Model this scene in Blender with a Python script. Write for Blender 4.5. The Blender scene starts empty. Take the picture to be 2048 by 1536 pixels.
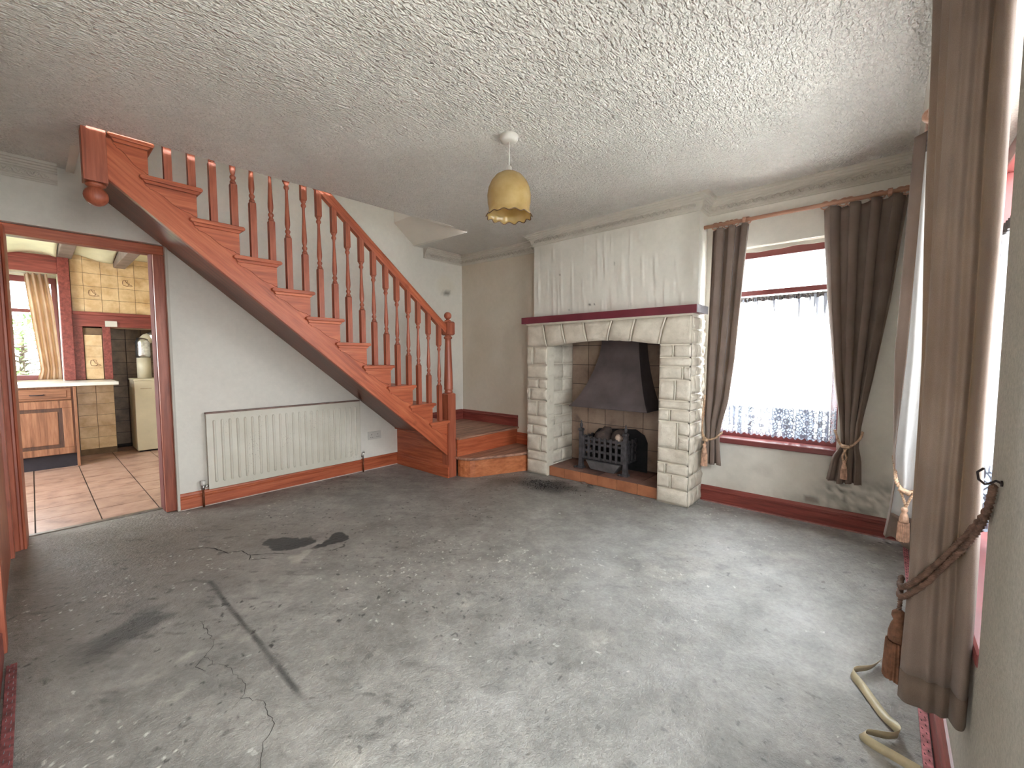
import bpy, bmesh, math, random
import numpy as np
from mathutils import Vector, Matrix
random.seed(7)
scene = bpy.context.scene
COL = scene.collection

# ------------------------------------------------------------------ camera
cam_d = bpy.data.cameras.new('camera')
cam_d.sensor_fit = 'HORIZONTAL'
cam_d.sensor_width = 36.0
cam_d.lens = 14.86
cam_d.clip_start = 0.01
cam = bpy.data.objects.new('camera', cam_d)
COL.objects.link(cam)
cam.matrix_world = Matrix(((0.6608484, 0.049165, -0.7489073, 0), (-0.750518, 0.0413487, -0.6595552, 0), (-0.0014607, 0.9979344, 0.0642244, 1.2), (0, 0, 0, 1)))
scene.camera = cam

# ------------------------------------------------------------------ world (bright overcast sky)
WORLD_STRENGTH = 5.5
world = bpy.data.worlds.new('overcast_sky')
scene.world = world
world.use_nodes = True
wn = world.node_tree.nodes
wn.clear()
wo = wn.new('ShaderNodeOutputWorld')
bg = wn.new('ShaderNodeBackground')
bg.inputs['Color'].default_value = (0.93, 0.97, 1.0, 1)
bg.inputs['Strength'].default_value = WORLD_STRENGTH
world.node_tree.links.new(bg.outputs[0], wo.inputs[0])

# light portals in the seen and the added window openings (guide the sky light, give none of their own)
def portal(name, loc, direction, sx, sy):
    d = bpy.data.lights.new(name, 'AREA')
    d.shape = 'RECTANGLE'
    d.size, d.size_y = sx, sy
    d.cycles.is_portal = True
    o = bpy.data.objects.new(name, d)
    COL.objects.link(o)
    o.location = loc
    o.rotation_euler = Vector(direction).to_track_quat('-Z', 'Y').to_euler()
portal('window_portal', (3.93, 0.645, 1.29), (-1, 0, 0), 0.9, 1.56)
portal('window_portal', (2.05, -0.43, 1.29), (0, 1, 0), 1.5, 1.56)
portal('window_portal', (-0.30, 7.72, 1.60), (0, -1, 0), 1.1, 1.40)
portal('window_portal', (-1.42, 5.70, 1.35), (1, 0, 0), 1.3, 1.9)  # opening of the added kitchen side window

portal('window_portal', (0.32, -0.43, 1.10), (0, 1, 0), 0.84, 1.90)  # opening of the added glazed door

scene.view_settings.view_transform = 'Standard'
scene.view_settings.look = 'None'
scene.view_settings.gamma = 1.0
scene.view_settings.use_curve_mapping = False
scene.view_settings.exposure = 2.03
scene.cycles.max_bounces = 8
scene.cycles.diffuse_bounces = 6
scene.cycles.glossy_bounces = 2
scene.cycles.transmission_bounces = 4
scene.cycles.transparent_max_bounces = 8
scene.cycles.use_adaptive_sampling = True
scene.cycles.adaptive_threshold = 0.2
scene.cycles.caustics_reflective = False
scene.cycles.caustics_refractive = False

# ------------------------------------------------------------------ helpers
ORG = {}

def tag(o, label=None, cat=None, group=None, kind=None):
    if label: o['label'] = label
    if cat: o['category'] = cat
    if group: o['group'] = group
    if kind: o['kind'] = kind
    return o

def thing(name, label, cat, loc=(0, 0, 0), group=None, kind=None):
    o = bpy.data.objects.new(name, None)
    COL.objects.link(o)
    o.empty_display_size = 0.05
    o.location = loc
    ORG[o] = Vector(loc)
    tag(o, label, cat, group, kind)
    return o

def place(name, me, parent=None, loc=None, rot=None):
    """object from an existing mesh (shared data), loc in world"""
    o = bpy.data.objects.new(name, me)
    COL.objects.link(o)
    base = ORG[parent] if parent is not None else Vector((0, 0, 0))
    if parent is not None:
        o.parent = parent
    l = Vector(loc) if loc is not None else base
    o.location = l - base
    ORG[o] = l
    if rot is not None:
        o.rotation_euler = rot
    return o

class G:
    """collects geometry in world (or local) coordinates; build() makes ONE mesh object"""
    def __init__(s):
        s.v = []; s.f = []
    def add(s, vs, fs):
        b = len(s.v)
        s.v += [tuple(p) for p in vs]
        s.f += [tuple(b + i for i in f) for f in fs]
        return s
    def box(s, x0, x1, y0, y1, z0, z1):
        vs = [(x0,y0,z0),(x1,y0,z0),(x1,y1,z0),(x0,y1,z0),(x0,y0,z1),(x1,y0,z1),(x1,y1,z1),(x0,y1,z1)]
        return s.add(vs, [(0,3,2,1),(4,5,6,7),(0,1,5,4),(1,2,6,5),(2,3,7,6),(3,0,4,7)])
    def prism(s, poly, axis, a, b):
        n = len(poly)
        def P(p, t):
            if axis == 'x': return (t, p[0], p[1])
            if axis == 'y': return (p[0], t, p[1])
            return (p[0], p[1], t)
        vs = [P(p, a) for p in poly] + [P(p, b) for p in poly]
        fs = [tuple(range(n)), tuple(range(2*n-1, n-1, -1))]
        fs += [(i, (i+1) % n, n + (i+1) % n, n + i) for i in range(n)]
        return s.add(vs, fs)
    def lathe(s, c, prof, n=16, cap=True):
        vs = []; fs = []
        for r, z in prof:
            for i in range(n):
                a = 2*math.pi*i/n
                vs.append((c[0] + r*math.cos(a), c[1] + r*math.sin(a), c[2] + z))
        m = len(prof)
        for j in range(m-1):
            for i in range(n):
                fs.append((j*n+i, j*n+(i+1) % n, (j+1)*n+(i+1) % n, (j+1)*n+i))
        if cap:
            fs.append(tuple(range(n-1, -1, -1))); fs.append(tuple((m-1)*n+i for i in range(n)))
        return s.add(vs, fs)
    def sqlathe(s, c, prof):
        """square section stack: prof (half, z)"""
        vs = []; fs = []
        for h, z in prof:
            for dx, dy in ((-1,-1),(1,-1),(1,1),(-1,1)):
                vs.append((c[0]+dx*h, c[1]+dy*h, c[2]+z))
        m = len(prof)
        for j in range(m-1):
            for i in range(4):
                fs.append((j*4+i, j*4+(i+1) % 4, (j+1)*4+(i+1) % 4, (j+1)*4+i))
        fs.append((3,2,1,0)); fs.append(tuple((m-1)*4+i for i in range(4)))
        return s.add(vs, fs)
    def tube(s, path, r, n=8, cap=True):
        path = [Vector(p) for p in path]
        rs = r if isinstance(r, (list, tuple)) else [r]*len(path)
        vs = []; fs = []
        up = Vector((0.13, 0.31, 0.94)).normalized()
        prev = None
        for i, p in enumerate(path):
            t = (path[min(i+1, len(path)-1)] - path[max(i-1, 0)])
            t = t.normalized() if t.length > 1e-9 else Vector((0, 0, 1))
            if prev is None:
                a = t.cross(up)
                if a.length < 1e-3: a = t.cross(Vector((1, 0, 0)))
                a.normalize()
            else:
                a = prev - t*prev.dot(t)
                a = a.normalized() if a.length > 1e-6 else t.orthogonal().normalized()
            prev = a
            b = t.cross(a)
            for k in range(n):
                th = 2*math.pi*k/n
                vs.append(p + (a*math.cos(th) + b*math.sin(th))*rs[i])
        for j in range(len(path)-1):
            for k in range(n):
                fs.append((j*n+k, j*n+(k+1) % n, (j+1)*n+(k+1) % n, (j+1)*n+k))
        if cap:
            fs.append(tuple(range(n-1, -1, -1))); fs.append(tuple((len(path)-1)*n+k for k in range(n)))
        return s.add(vs, fs)
    def sheet(s, fn, nu, nv):
        b = len(s.v)
        for j in range(nv+1):
            for i in range(nu+1):
                s.v.append(tuple(fn(i/nu, j/nv)))
        for j in range(nv):
            for i in range(nu):
                a = b + j*(nu+1) + i
                s.f.append((a, a+1, a+nu+2, a+nu+1))
        return s
    def build(s, name, mat, parent=None, smooth=False, bevel=0, loc=None, label=None, cat=None, group=None, kind=None, solid=0, recalc=True, seg=2):
        base = Vector(loc) if loc is not None else (ORG[parent] if parent is not None else None)
        if base is None:
            a = np.array(s.v); mn = a.min(0); mx = a.max(0)
            base = Vector(((mn[0]+mx[0])/2, (mn[1]+mx[1])/2, mn[2]))
        me = bpy.data.meshes.new(name)
        vs = [(x-base.x, y-base.y, z-base.z) for x, y, z in s.v]
        me.from_pydata(vs, [], s.f)
        if recalc:
            bm = bmesh.new(); bm.from_mesh(me)
            bmesh.ops.recalc_face_normals(bm, faces=bm.faces)
            bm.to_mesh(me); bm.free()
        if smooth:
            me.polygons.foreach_set('use_smooth', [True]*len(me.polygons))
        me.materials.append(mat)
        o = bpy.data.objects.new(name, me)
        COL.objects.link(o)
        if parent is not None:
            o.parent = parent
            o.location = base - ORG[parent]
        else:
            o.location = base
        ORG[o] = base
        if bevel:
            m = o.modifiers.new('bevel', 'BEVEL'); m.width = bevel; m.segments = seg; m.limit_method = 'ANGLE'; m.angle_limit = math.radians(40)
        if solid:
            m = o.modifiers.new('solid', 'SOLIDIFY'); m.thickness = solid; m.offset = 0
        if smooth == 'auto':
            me.polygons.foreach_set('use_smooth', [True]*len(me.polygons))
        tag(o, label, cat, group, kind)
        return o

def lerp(a, b, t): return a + (b-a)*t
def interp(x, xs, ys): return float(np.interp(x, xs, ys))

# numpy value noise
_rng = np.random.RandomState(3)
_LAT = _rng.rand(256, 256)
def vnoise(x, y):
    xi = np.floor(x).astype(int); yi = np.floor(y).astype(int)
    fx = x-xi; fy = y-yi
    fx = fx*fx*(3-2*fx); fy = fy*fy*(3-2*fy)
    a = _LAT[xi % 256, yi % 256]; b = _LAT[(xi+1) % 256, yi % 256]
    c = _LAT[xi % 256, (yi+1) % 256]; d = _LAT[(xi+1) % 256, (yi+1) % 256]
    return (a*(1-fx)+b*fx)*(1-fy) + (c*(1-fx)+d*fx)*fy
def fbm(x, y, o=4):
    t = np.zeros_like(x, dtype=float); amp = 0.5
    for k in range(o):
        t = t + amp*vnoise(x*2**k + 17.3*k, y*2**k + 9.1*k); amp *= 0.5
    return t/(1-0.5**o)
def sstep(a, b, x):
    t = np.clip((x-a)/(b-a), 0, 1); return t*t*(3-2*t)

def np_mesh(name, verts, faces, cols=None):
    me = bpy.data.meshes.new(name)
    me.vertices.add(len(verts))
    me.vertices.foreach_set('co', np.asarray(verts, dtype=np.float32).ravel())
    nf = len(faces)
    me.loops.add(nf*4)
    me.polygons.add(nf)
    me.loops.foreach_set('vertex_index', np.asarray(faces, dtype=np.int32).ravel())
    me.polygons.foreach_set('loop_start', np.arange(0, nf*4, 4, dtype=np.int32))
    me.polygons.foreach_set('loop_total', np.full(nf, 4, dtype=np.int32))
    me.polygons.foreach_set('use_smooth', np.ones(nf, dtype=bool))
    me.update(calc_edges=True)
    if cols is not None:
        at = me.color_attributes.new('tint', 'FLOAT_COLOR', 'POINT')
        c4 = np.ones((len(verts), 4), dtype=np.float32); c4[:, :3] = cols
        at.data.foreach_set('color', c4.ravel())
    return me

def grid_surface(name, us, vs, fpos, fcol, mat, hole=None, extra=None, kind='structure', label=None, parent=None, cat=None):
    U, V = np.meshgrid(us, vs)
    P = fpos(U, V)
    cols = fcol(U, V)
    nu = len(us); nv = len(vs)
    I, J = np.meshgrid(np.arange(nu-1), np.arange(nv-1))
    a = (J*nu + I).ravel()
    F = np.stack([a, a+1, a+nu+1, a+nu], 1)
    if hole is not None:
        cu = (U[:-1, :-1] + U[1:, 1:]).ravel()/2; cv = (V[:-1, :-1]+V[1:, 1:]).ravel()/2
        F = F[~hole(cu, cv)]
    verts = np.stack([p.ravel() for p in P], 1)
    cc = np.stack([c.ravel() for c in cols], 1)
    if extra:
        for quad, col in extra:
            b = len(verts)
            verts = np.vstack([verts, np.array(quad)])
            cc = np.vstack([cc, np.tile(col, (4, 1))])
            F = np.vstack([F, np.array([[b, b+1, b+2, b+3]])])
    me = np_mesh(name, verts, F, cc)
    if extra:
        n = len(me.polygons); fl = np.ones(n, dtype=bool); fl[-len(extra):] = False
        me.polygons.foreach_set('use_smooth', fl)
    me.materials.append(mat)
    o = bpy.data.objects.new(name, me)
    COL.objects.link(o)
    ORG[o] = Vector((0, 0, 0))
    if parent is not None: o.parent = parent; o.location = -ORG[parent]
    tag(o, label, cat, None, kind)
    return o

def axis_pts(a, b, step, marks=()):
    xs = set(np.round(np.linspace(a, b, max(2, int(round((b-a)/step))+1)), 5))
    xs = sorted(xs)
    for m in marks:
        if a < m < b:
            i = int(np.argmin([abs(x-m) for x in xs]))
            if i not in (0, len(xs)-1): xs[i] = m
            else: xs.append(m); xs.sort()
    return np.array(sorted(set(xs)))

# ------------------------------------------------------------------ materials
def srgb(r, g, b):
    f = lambda c: (c/255/12.92) if c/255 <= 0.04045 else ((c/255+0.055)/1.055)**2.4
    return (f(r), f(g), f(b))

def new_mat(name):
    m = bpy.data.materials.new(name)
    m.use_nodes = True
    nt = m.node_tree
    return m, nt, nt.nodes['Principled BSDF']

def N(nt, t, **kw):
    n = nt.nodes.new('ShaderNode'+t)
    for k, v in kw.items(): setattr(n, k, v)
    return n

def coords(nt, scale=(1, 1, 1), rot=(0, 0, 0), world_space=False):
    m = N(nt, 'Mapping')
    m.inputs['Scale'].default_value = scale
    m.inputs['Rotation'].default_value = rot
    if world_space:
        g = N(nt, 'NewGeometry'); nt.links.new(g.outputs['Position'], m.inputs['Vector'])
    else:
        tc = N(nt, 'TexCoord'); nt.links.new(tc.outputs['Object'], m.inputs['Vector'])
    return m

def noise(nt, vec, scale, detail=4, rough=0.55, dist=0.0):
    n = N(nt, 'TexNoise')
    n.inputs['Scale'].default_value = scale; n.inputs['Detail'].default_value = detail
    n.inputs['Roughness'].default_value = rough; n.inputs['Distortion'].default_value = dist
    nt.links.new(vec.outputs[0], n.inputs['Vector'])
    return n

def ramp(nt, fac, stops):
    r = N(nt, 'ValToRGB')
    e = r.color_ramp.elements
    while len(e) < len(stops): e.new(0.5)
    for i, (p, c) in enumerate(stops):
        e[i].position = p
        e[i].color = (*c, 1) if len(c) == 3 else c
    nt.links.new(fac, r.inputs['Fac'])
    return r

def mixc(nt, fac, a, b, mode='MIX'):
    m = N(nt, 'Mix', data_type='RGBA', blend_type=mode)
    for s, v in (('A', a), ('B', b)):
        inp = [i for i in m.inputs if i.name == s and i.type == 'RGBA'][0]
        if hasattr(v, 'default_value') or hasattr(v, 'is_linked'): nt.links.new(v, inp)
        else: inp.default_value = (*v, 1)
    f = m.inputs[0]
    if isinstance(fac, (int, float)): f.default_value = fac
    else: nt.links.new(fac, f)
    return [o for o in m.outputs if o.type == 'RGBA'][0]

def bump(nt, bsdf, height, strength=0.4, dist=0.003):
    b = N(nt, 'Bump')
    b.inputs['Strength'].default_value = strength; b.inputs['Distance'].default_value = dist
    nt.links.new(height, b.inputs['Height'])
    nt.links.new(b.outputs[0], bsdf.inputs['Normal'])
    return b

def plain(name, col, rough=0.5, var=0.12, scale=6, metal=0.0, bump_s=0.0, bump_scale=60, col2=None, spec=0.5):
    m, nt, b = new_mat(name)
    v = coords(nt)
    n = noise(nt, v, scale, 5)
    c2 = col2 if col2 else tuple(max(0, c*(1-var*2.2)) for c in col)
    c1 = tuple(min(1, c*(1+var)) for c in col) if not col2 else col
    r = ramp(nt, n.outputs['Fac'], [(0.3, c2), (0.7, c1)])
    nt.links.new(r.outputs[0], b.inputs['Base Color'])
    b.inputs['Roughness'].default_value = rough
    b.inputs['Metallic'].default_value = metal
    b.inputs['Specular IOR Level'].default_value = spec
    if bump_s:
        n2 = noise(nt, v, bump_scale, 6)
        bump(nt, b, n2.outputs['Fac'], bump_s, 0.004)
    return m

def wood(name, dark, mid, light, axis='x', slope=0.0, rough=0.42, scale=1.0, knots=True):
    m, nt, b = new_mat(name)
    sc = {'x': (0.9, 14, 14), 'y': (14, 0.9, 14), 'z': (14, 14, 0.9)}[axis]
    rot = (0, slope, 0)
    if slope:
        r0 = coords(nt, (1, 1, 1), rot)
        m2 = N(nt, 'Mapping'); m2.inputs['Scale'].default_value = tuple(s*scale for s in sc)
        nt.links.new(r0.outputs[0], m2.inputs['Vector']); v = m2
    else:
        v = coords(nt, tuple(s*scale for s in sc))
    n = noise(nt, v, 2.2, 6, 0.6, 0.6)
    n2 = noise(nt, v, 9.0, 3, 0.5, 0.2)
    r = ramp(nt, n.outputs['Fac'], [(0.28, dark), (0.5, mid), (0.72, light)])
    r2 = ramp(nt, n2.outputs['Fac'], [(0.35, (0.72, 0.66, 0.62)), (0.6, (1, 1, 1))])
    c = mixc(nt, 0.55, r.outputs[0], r2.outputs[0], 'MULTIPLY')
    if knots:
        vc = coords(nt, (3.1, 3.1, 3.1))
        vo = N(nt, 'TexVoronoi'); vo.inputs['Scale'].default_value = 1.1
        nt.links.new(vc.outputs[0], vo.inputs['Vector'])
        rk = ramp(nt, vo.outputs['Distance'], [(0.0, (0.35, 0.28, 0.25)), (0.06, (0.55, 0.5, 0.48)), (0.10, (1, 1, 1))])
        c = mixc(nt, 0.4, c, rk.outputs[0], 'MULTIPLY')
    nt.links.new(c, b.inputs['Base Color'])
    b.inputs['Roughness'].default_value = rough
    bump(nt, b, n2.outputs['Fac'], 0.12, 0.002)
    return m

O_D, O_M, O_L = srgb(140, 66, 42), srgb(178, 92, 60), srgb(198, 114, 78)
SLOPE = math.atan2(0.1843, 0.223)
M = {}
M['wood_x'] = wood('stained_pine_x', O_D, O_M, O_L, 'x')
M['wood_y'] = wood('stained_pine_y', O_D, O_M, O_L, 'y')
M['wood_z'] = wood('stained_pine_z', srgb(124, 62, 44), srgb(160, 86, 62), srgb(182, 106, 80), 'z')
M['wood_slope'] = wood('stained_pine_slope', O_D, O_M, O_L, 'x', slope=-SLOPE)
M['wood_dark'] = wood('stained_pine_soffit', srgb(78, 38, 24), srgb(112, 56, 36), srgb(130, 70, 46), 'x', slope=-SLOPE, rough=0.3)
M['wood_worn'] = wood('worn_pine_tread', srgb(84, 56, 44), srgb(158, 116, 96), srgb(188, 142, 118), 'x', rough=0.6)
M['maroon_wood_y'] = wood('maroon_wood_y', srgb(98, 40, 36), srgb(134, 62, 54), srgb(156, 82, 70), 'y', knots=False)
M['maroon_wood_x'] = wood('maroon_wood_x', srgb(98, 40, 36), srgb(134, 62, 54), srgb(156, 82, 70), 'x', knots=False)
M['maroon_paint'] = plain('maroon_gloss_paint', srgb(122, 60, 58), 0.3, 0.1, 5)
M['mantel'] = plain('mantel_burgundy', srgb(112, 48, 58), 0.35, 0.14, 4)
M['mantel_end'] = plain('mantel_pale_end', srgb(178, 176, 182), 0.5, 0.1, 9)
M['rod'] = wood('rod_wood', srgb(146, 100, 80), srgb(186, 140, 116), srgb(206, 166, 142), 'y', knots=False)
M['oak_x'] = wood('oak_x', srgb(104, 66, 44), srgb(146, 98, 70), srgb(170, 122, 92), 'x', rough=0.5, knots=False)
M['oak_z'] = wood('oak_z', srgb(104, 66, 44), srgb(146, 98, 70), srgb(170, 122, 92), 'z', rough=0.5, knots=False)
M['white_metal'] = plain('cream_enamel', srgb(214, 208, 194), 0.35, 0.03, 4)
M['radiator'] = None
M['chrome'] = plain('dull_chrome', (0.55, 0.53, 0.5), 0.25, 0.1, 20, metal=0.9)
M['copper'] = plain('tarnished_copper_pipe', srgb(118, 66, 40), 0.4, 0.2, 15, metal=0.4)
M['white_plastic'] = plain('white_plastic', srgb(206, 202, 194), 0.35, 0.03, 8)
M['dark_slot'] = plain('dark_slot', srgb(40, 36, 34), 0.6, 0.1, 8)
M['black_iron'] = plain('sooty_iron', srgb(74, 70, 72), 0.55, 0.25, 25, metal=0.3, bump_s=0.3, bump_scale=120)
M['soot_black'] = plain('soot_black', srgb(26, 24, 26), 0.9, 0.3, 18)
M['dark_kick'] = plain('dark_plinth', srgb(40, 34, 42), 0.7, 0.15, 12)
M['cream_plaster'] = plain('cornice_plaster', srgb(196, 190, 178), 0.75, 0.04, 5, bump_s=0.1, bump_scale=40)
M['boiler'] = plain('boiler_enamel', srgb(206, 196, 172), 0.4, 0.06, 4)
M['worktop'] = plain('white_worktop', srgb(216, 212, 204), 0.3, 0.05, 6)
M['grey_beam'] = plain('grey_painted_beam', srgb(128, 112, 106), 0.6, 0.15, 7, bump_s=0.3, bump_scale=14)
M['kwall'] = plain('kitchen_plaster', srgb(206, 200, 182), 0.8, 0.06, 3)
M['torn_paper'] = plain('torn_ceiling_paper', srgb(222, 220, 190), 0.85, 0.06, 4)
M['foil'] = plain('crumpled_foil', (0.75, 0.74, 0.72), 0.22, 0.15, 30, metal=0.95, bump_s=0.9, bump_scale=30)
M['tassel'] = plain('peach_tassel_thread', srgb(208, 168, 142), 0.8, 0.2, 40, bump_s=0.5, bump_scale=200)
M['rope'] = plain('peach_rope', srgb(202, 168, 138), 0.75, 0.22, 60, bump_s=0.4, bump_scale=220)
M['rope_brown'] = plain('brown_rope', srgb(112, 84, 70), 0.8, 0.25, 60, bump_s=0.4, bump_scale=260)
M['tassel_brown'] = plain('russet_tassel_thread', srgb(124, 84, 62), 0.8, 0.25, 50, bump_s=0.5, bump_scale=220)
M['hook'] = plain('dark_hook', srgb(46, 36, 36), 0.4, 0.1, 20, metal=0.6)
M['gripper'] = plain('pink_gripper_wood', srgb(196, 122, 128), 0.7, 0.3, 50, bump_s=0.2, bump_scale=90)
M['gripper_dull'] = plain('dull_red_gripper_wood', srgb(132, 74, 74), 0.7, 0.3, 50)
M['ribbon'] = plain('beige_ribbon', srgb(196, 184, 152), 0.45, 0.1, 20)
M['ash_log'] = plain('burnt_log', srgb(92, 76, 68), 0.95, 0.0, 9, col2=srgb(48, 38, 36), bump_s=0.9, bump_scale=22)
M['pale_ash'] = plain('pale_ash', srgb(188, 166, 150), 0.95, 0.15, 25, bump_s=0.8, bump_scale=50)
M['net'] = None
M['leaf'] = None

def tile_mat(name, c1, c2, rough, scale=5.0, rnd=0.12, c3=None):
    m, nt, b = new_mat(name)
    v = coords(nt, world_space=True)
    n = noise(nt, v, scale, 5, 0.6)
    stops = [(0.3, c1), (0.65, c2)] if c3 is None else [(0.25, c1), (0.45, c2), (0.7, c3)]
    r = ramp(nt, n.outputs['Fac'], stops)
    oi = N(nt, 'ObjectInfo')
    rr = ramp(nt, oi.outputs['Random'], [(0, (1-rnd, 1-rnd, 1-rnd)), (1, (1, 1, 1))])
    c = mixc(nt, 1.0, r.outputs[0], rr.outputs[0], 'MULTIPLY')
    nt.links.new(c, b.inputs['Base Color'])
    b.inputs['Roughness'].default_value = rough
    return m
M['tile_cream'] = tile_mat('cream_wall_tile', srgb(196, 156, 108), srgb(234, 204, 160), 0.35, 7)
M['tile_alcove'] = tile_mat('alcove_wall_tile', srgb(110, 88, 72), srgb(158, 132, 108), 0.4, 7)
M['tile_floor'] = tile_mat('terracotta_pink_floor_tile', srgb(108, 76, 64), srgb(168, 134, 118), 0.4, 6, 0.1, srgb(190, 158, 142))
M['tile_fireback'] = tile_mat('fireback_tile', srgb(96, 76, 66), srgb(148, 124, 108), 0.6, 4, 0.15, srgb(174, 152, 132))
M['tile_hearth'] = tile_mat('hearth_edge_tile', srgb(130, 78, 50), srgb(168, 108, 74), 0.5, 6, 0.12)
M['tile_hearth_top'] = tile_mat('hearth_top_tile', srgb(60, 44, 40), srgb(120, 86, 74), 0.6, 5, 0.12, srgb(140, 108, 94))
M['grout'] = plain('tile_grout', srgb(120, 96, 74), 0.85, 0.1, 20)
M['grout_dark'] = plain('dark_grout', srgb(70, 58, 52), 0.9, 0.1, 20)
M['stone'] = tile_mat('cream_painted_stone', srgb(186, 176, 160), srgb(214, 205, 190), 0.7, 9, 0.05)
nt = M['stone'].node_tree
_v = coords(nt, world_space=True); _n = noise(nt, _v, 26, 6, 0.6); _n2 = noise(nt, _v, 90, 4)
_mx = N(nt, 'Math', operation='ADD'); nt.links.new(_n.outputs['Fac'], _mx.inputs[0]); nt.links.new(_n2.outputs['Fac'], _mx.inputs[1])
bump(nt, nt.nodes['Principled BSDF'], _mx.outputs[0], 0.5, 0.006)
M['mortar'] = plain('cream_painted_mortar', srgb(206, 198, 182), 0.75, 0.04, 12, bump_s=0.3, bump_scale=60)

def tint_mat(name, rough, bumps, fine=0.12, fine_scale=30, spec=0.4, rough_noise=None, extra=None):
    """plaster-like surface; colour from the mesh attribute 'tint' (stains with a shape of their own, painted floor sheen) times fine grain"""
    m, nt, b = new_mat(name)
    at = N(nt, 'Attribute'); at.attribute_name = 'tint'
    v = coords(nt, world_space=True)
    n = noise(nt, v, fine_scale, 4, 0.65)
    r = ramp(nt, n.outputs['Fac'], [(0.25, (1-fine*1.6,)*3), (0.75, (1,)*3)])
    c = mixc(nt, 1.0, at.outputs['Color'], r.outputs[0], 'MULTIPLY')
    if extra: c = extra(nt, c, v)
    nt.links.new(c, b.inputs['Base Color'])
    b.inputs['Roughness'].default_value = rough
    b.inputs['Specular IOR Level'].default_value = spec
    if rough_noise:
        n3 = noise(nt, v, rough_noise[0], 4)
        rr = ramp(nt, n3.outputs['Fac'], [(0.35, (rough_noise[1],)*3), (0.65, (rough_noise[2],)*3)])
        nt.links.new(rr.outputs[0], b.inputs['Roughness'])
    bumps(nt, b, v)
    return m

def wall_bumps(nt, b, v):
    n = noise(nt, v, 55, 3); bump(nt, b, n.outputs['Fac'], 0.22, 0.003)
M['wall'] = tint_mat('old_wallpaper_plaster', 0.75, wall_bumps, 0.05, 24, 0.3)
def rough_bumps(nt, b, v):
    n = noise(nt, v, 110, 3, 0.7); bump(nt, b, n.outputs['Fac'], 0.6, 0.004)
M['wall_rough'] = tint_mat('speckled_rough_wallpaper', 0.7, rough_bumps, 0.22, 120, 0.4)
def floor_bumps(nt, b, v):
    n = noise(nt, v, 38, 4, 0.75); bump(nt, b, n.outputs['Fac'], 0.8, 0.010)
def floor_extra(nt, c, v):
    n = noise(nt, v, 5.5, 6, 0.75, 0.3)
    r = ramp(nt, n.outputs['Fac'], [(0.34, (0.72, 0.72, 0.72)), (0.5, (0.95, 0.94, 0.92)), (0.66, (1.12, 1.12, 1.12))])
    c = mixc(nt, 0.8, c, r.outputs[0], 'MULTIPLY')
    vo = N(nt, 'TexVoronoi'); vo.inputs['Scale'].default_value = 13; vo.inputs['Randomness'].default_value = 1
    n5 = noise(nt, v, 30, 1)
    va = N(nt, 'VectorMath', operation='ADD')
    sc = N(nt, 'VectorMath', operation='SCALE'); sc.inputs['Scale'].default_value = 0.06
    nt.links.new(n5.outputs['Color'], sc.inputs[0])
    nt.links.new(v.outputs[0], va.inputs[0]); nt.links.new(sc.outputs[0], va.inputs[1])
    nt.links.new(va.outputs[0], vo.inputs['Vector'])
    sp = ramp(nt, vo.outputs['Distance'], [(0.0, (1, 1, 1)), (0.09, (1, 1, 1)), (0.13, (0, 0, 0))])
    n6 = noise(nt, v, 2.0, 1)
    sel = ramp(nt, n6.outputs['Fac'], [(0.52, (0, 0, 0)), (0.62, (1, 1, 1))])
    mm = N(nt, 'Math', operation='MULTIPLY'); nt.links.new(sp.outputs[0], mm.inputs[0]); nt.links.new(sel.outputs[0], mm.inputs[1])
    m2 = N(nt, 'Math', operation='MULTIPLY'); nt.links.new(mm.outputs[0], m2.inputs[0]); m2.inputs[1].default_value = 0.55
    c = mixc(nt, m2.outputs[0], c, (0.06, 0.055, 0.05))
    sel2 = ramp(nt, n6.outputs['Fac'], [(0.38, (1, 1, 1)), (0.46, (0, 0, 0))])
    mm2 = N(nt, 'Math', operation='MULTIPLY'); nt.links.new(sp.outputs[0], mm2.inputs[0]); nt.links.new(sel2.outputs[0], mm2.inputs[1])
    m3 = N(nt, 'Math', operation='MULTIPLY'); nt.links.new(mm2.outputs[0], m3.inputs[0]); m3.inputs[1].default_value = 0.7
    c = mixc(nt, m3.outputs[0], c, (0.62, 0.61, 0.58))
    return c
M['floor'] = tint_mat('bare_concrete_screed', 0.48, floor_bumps, 0.16, 60, 0.5, None, floor_extra)
def ceil_bumps(nt, b, v0):
    # combed plaster: short smooth ridges, 1-3 cm long
    v = coords(nt, (32, 84, 50), (0, 0, math.radians(50)), world_space=True)
    n = noise(nt, v, 1.0, 1, 0.4, 0.9)
    v2 = coords(nt, (72, 72, 72), world_space=True)
    n2 = noise(nt, v2, 1.0, 1, 0.4, 0.6)
    mu = N(nt, 'Math', operation='MULTIPLY'); nt.links.new(n2.outputs['Fac'], mu.inputs[0]); mu.inputs[1].default_value = 0.6
    a = N(nt, 'Math', operation='ADD'); nt.links.new(n.outputs['Fac'], a.inputs[0]); nt.links.new(mu.outputs[0], a.inputs[1])
    bump(nt, b, a.outputs[0], 1.0, 0.021)
M['ceiling'] = tint_mat('combed_textured_ceiling', 0.42, ceil_bumps, 0.08, 20, 0.5)

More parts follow.
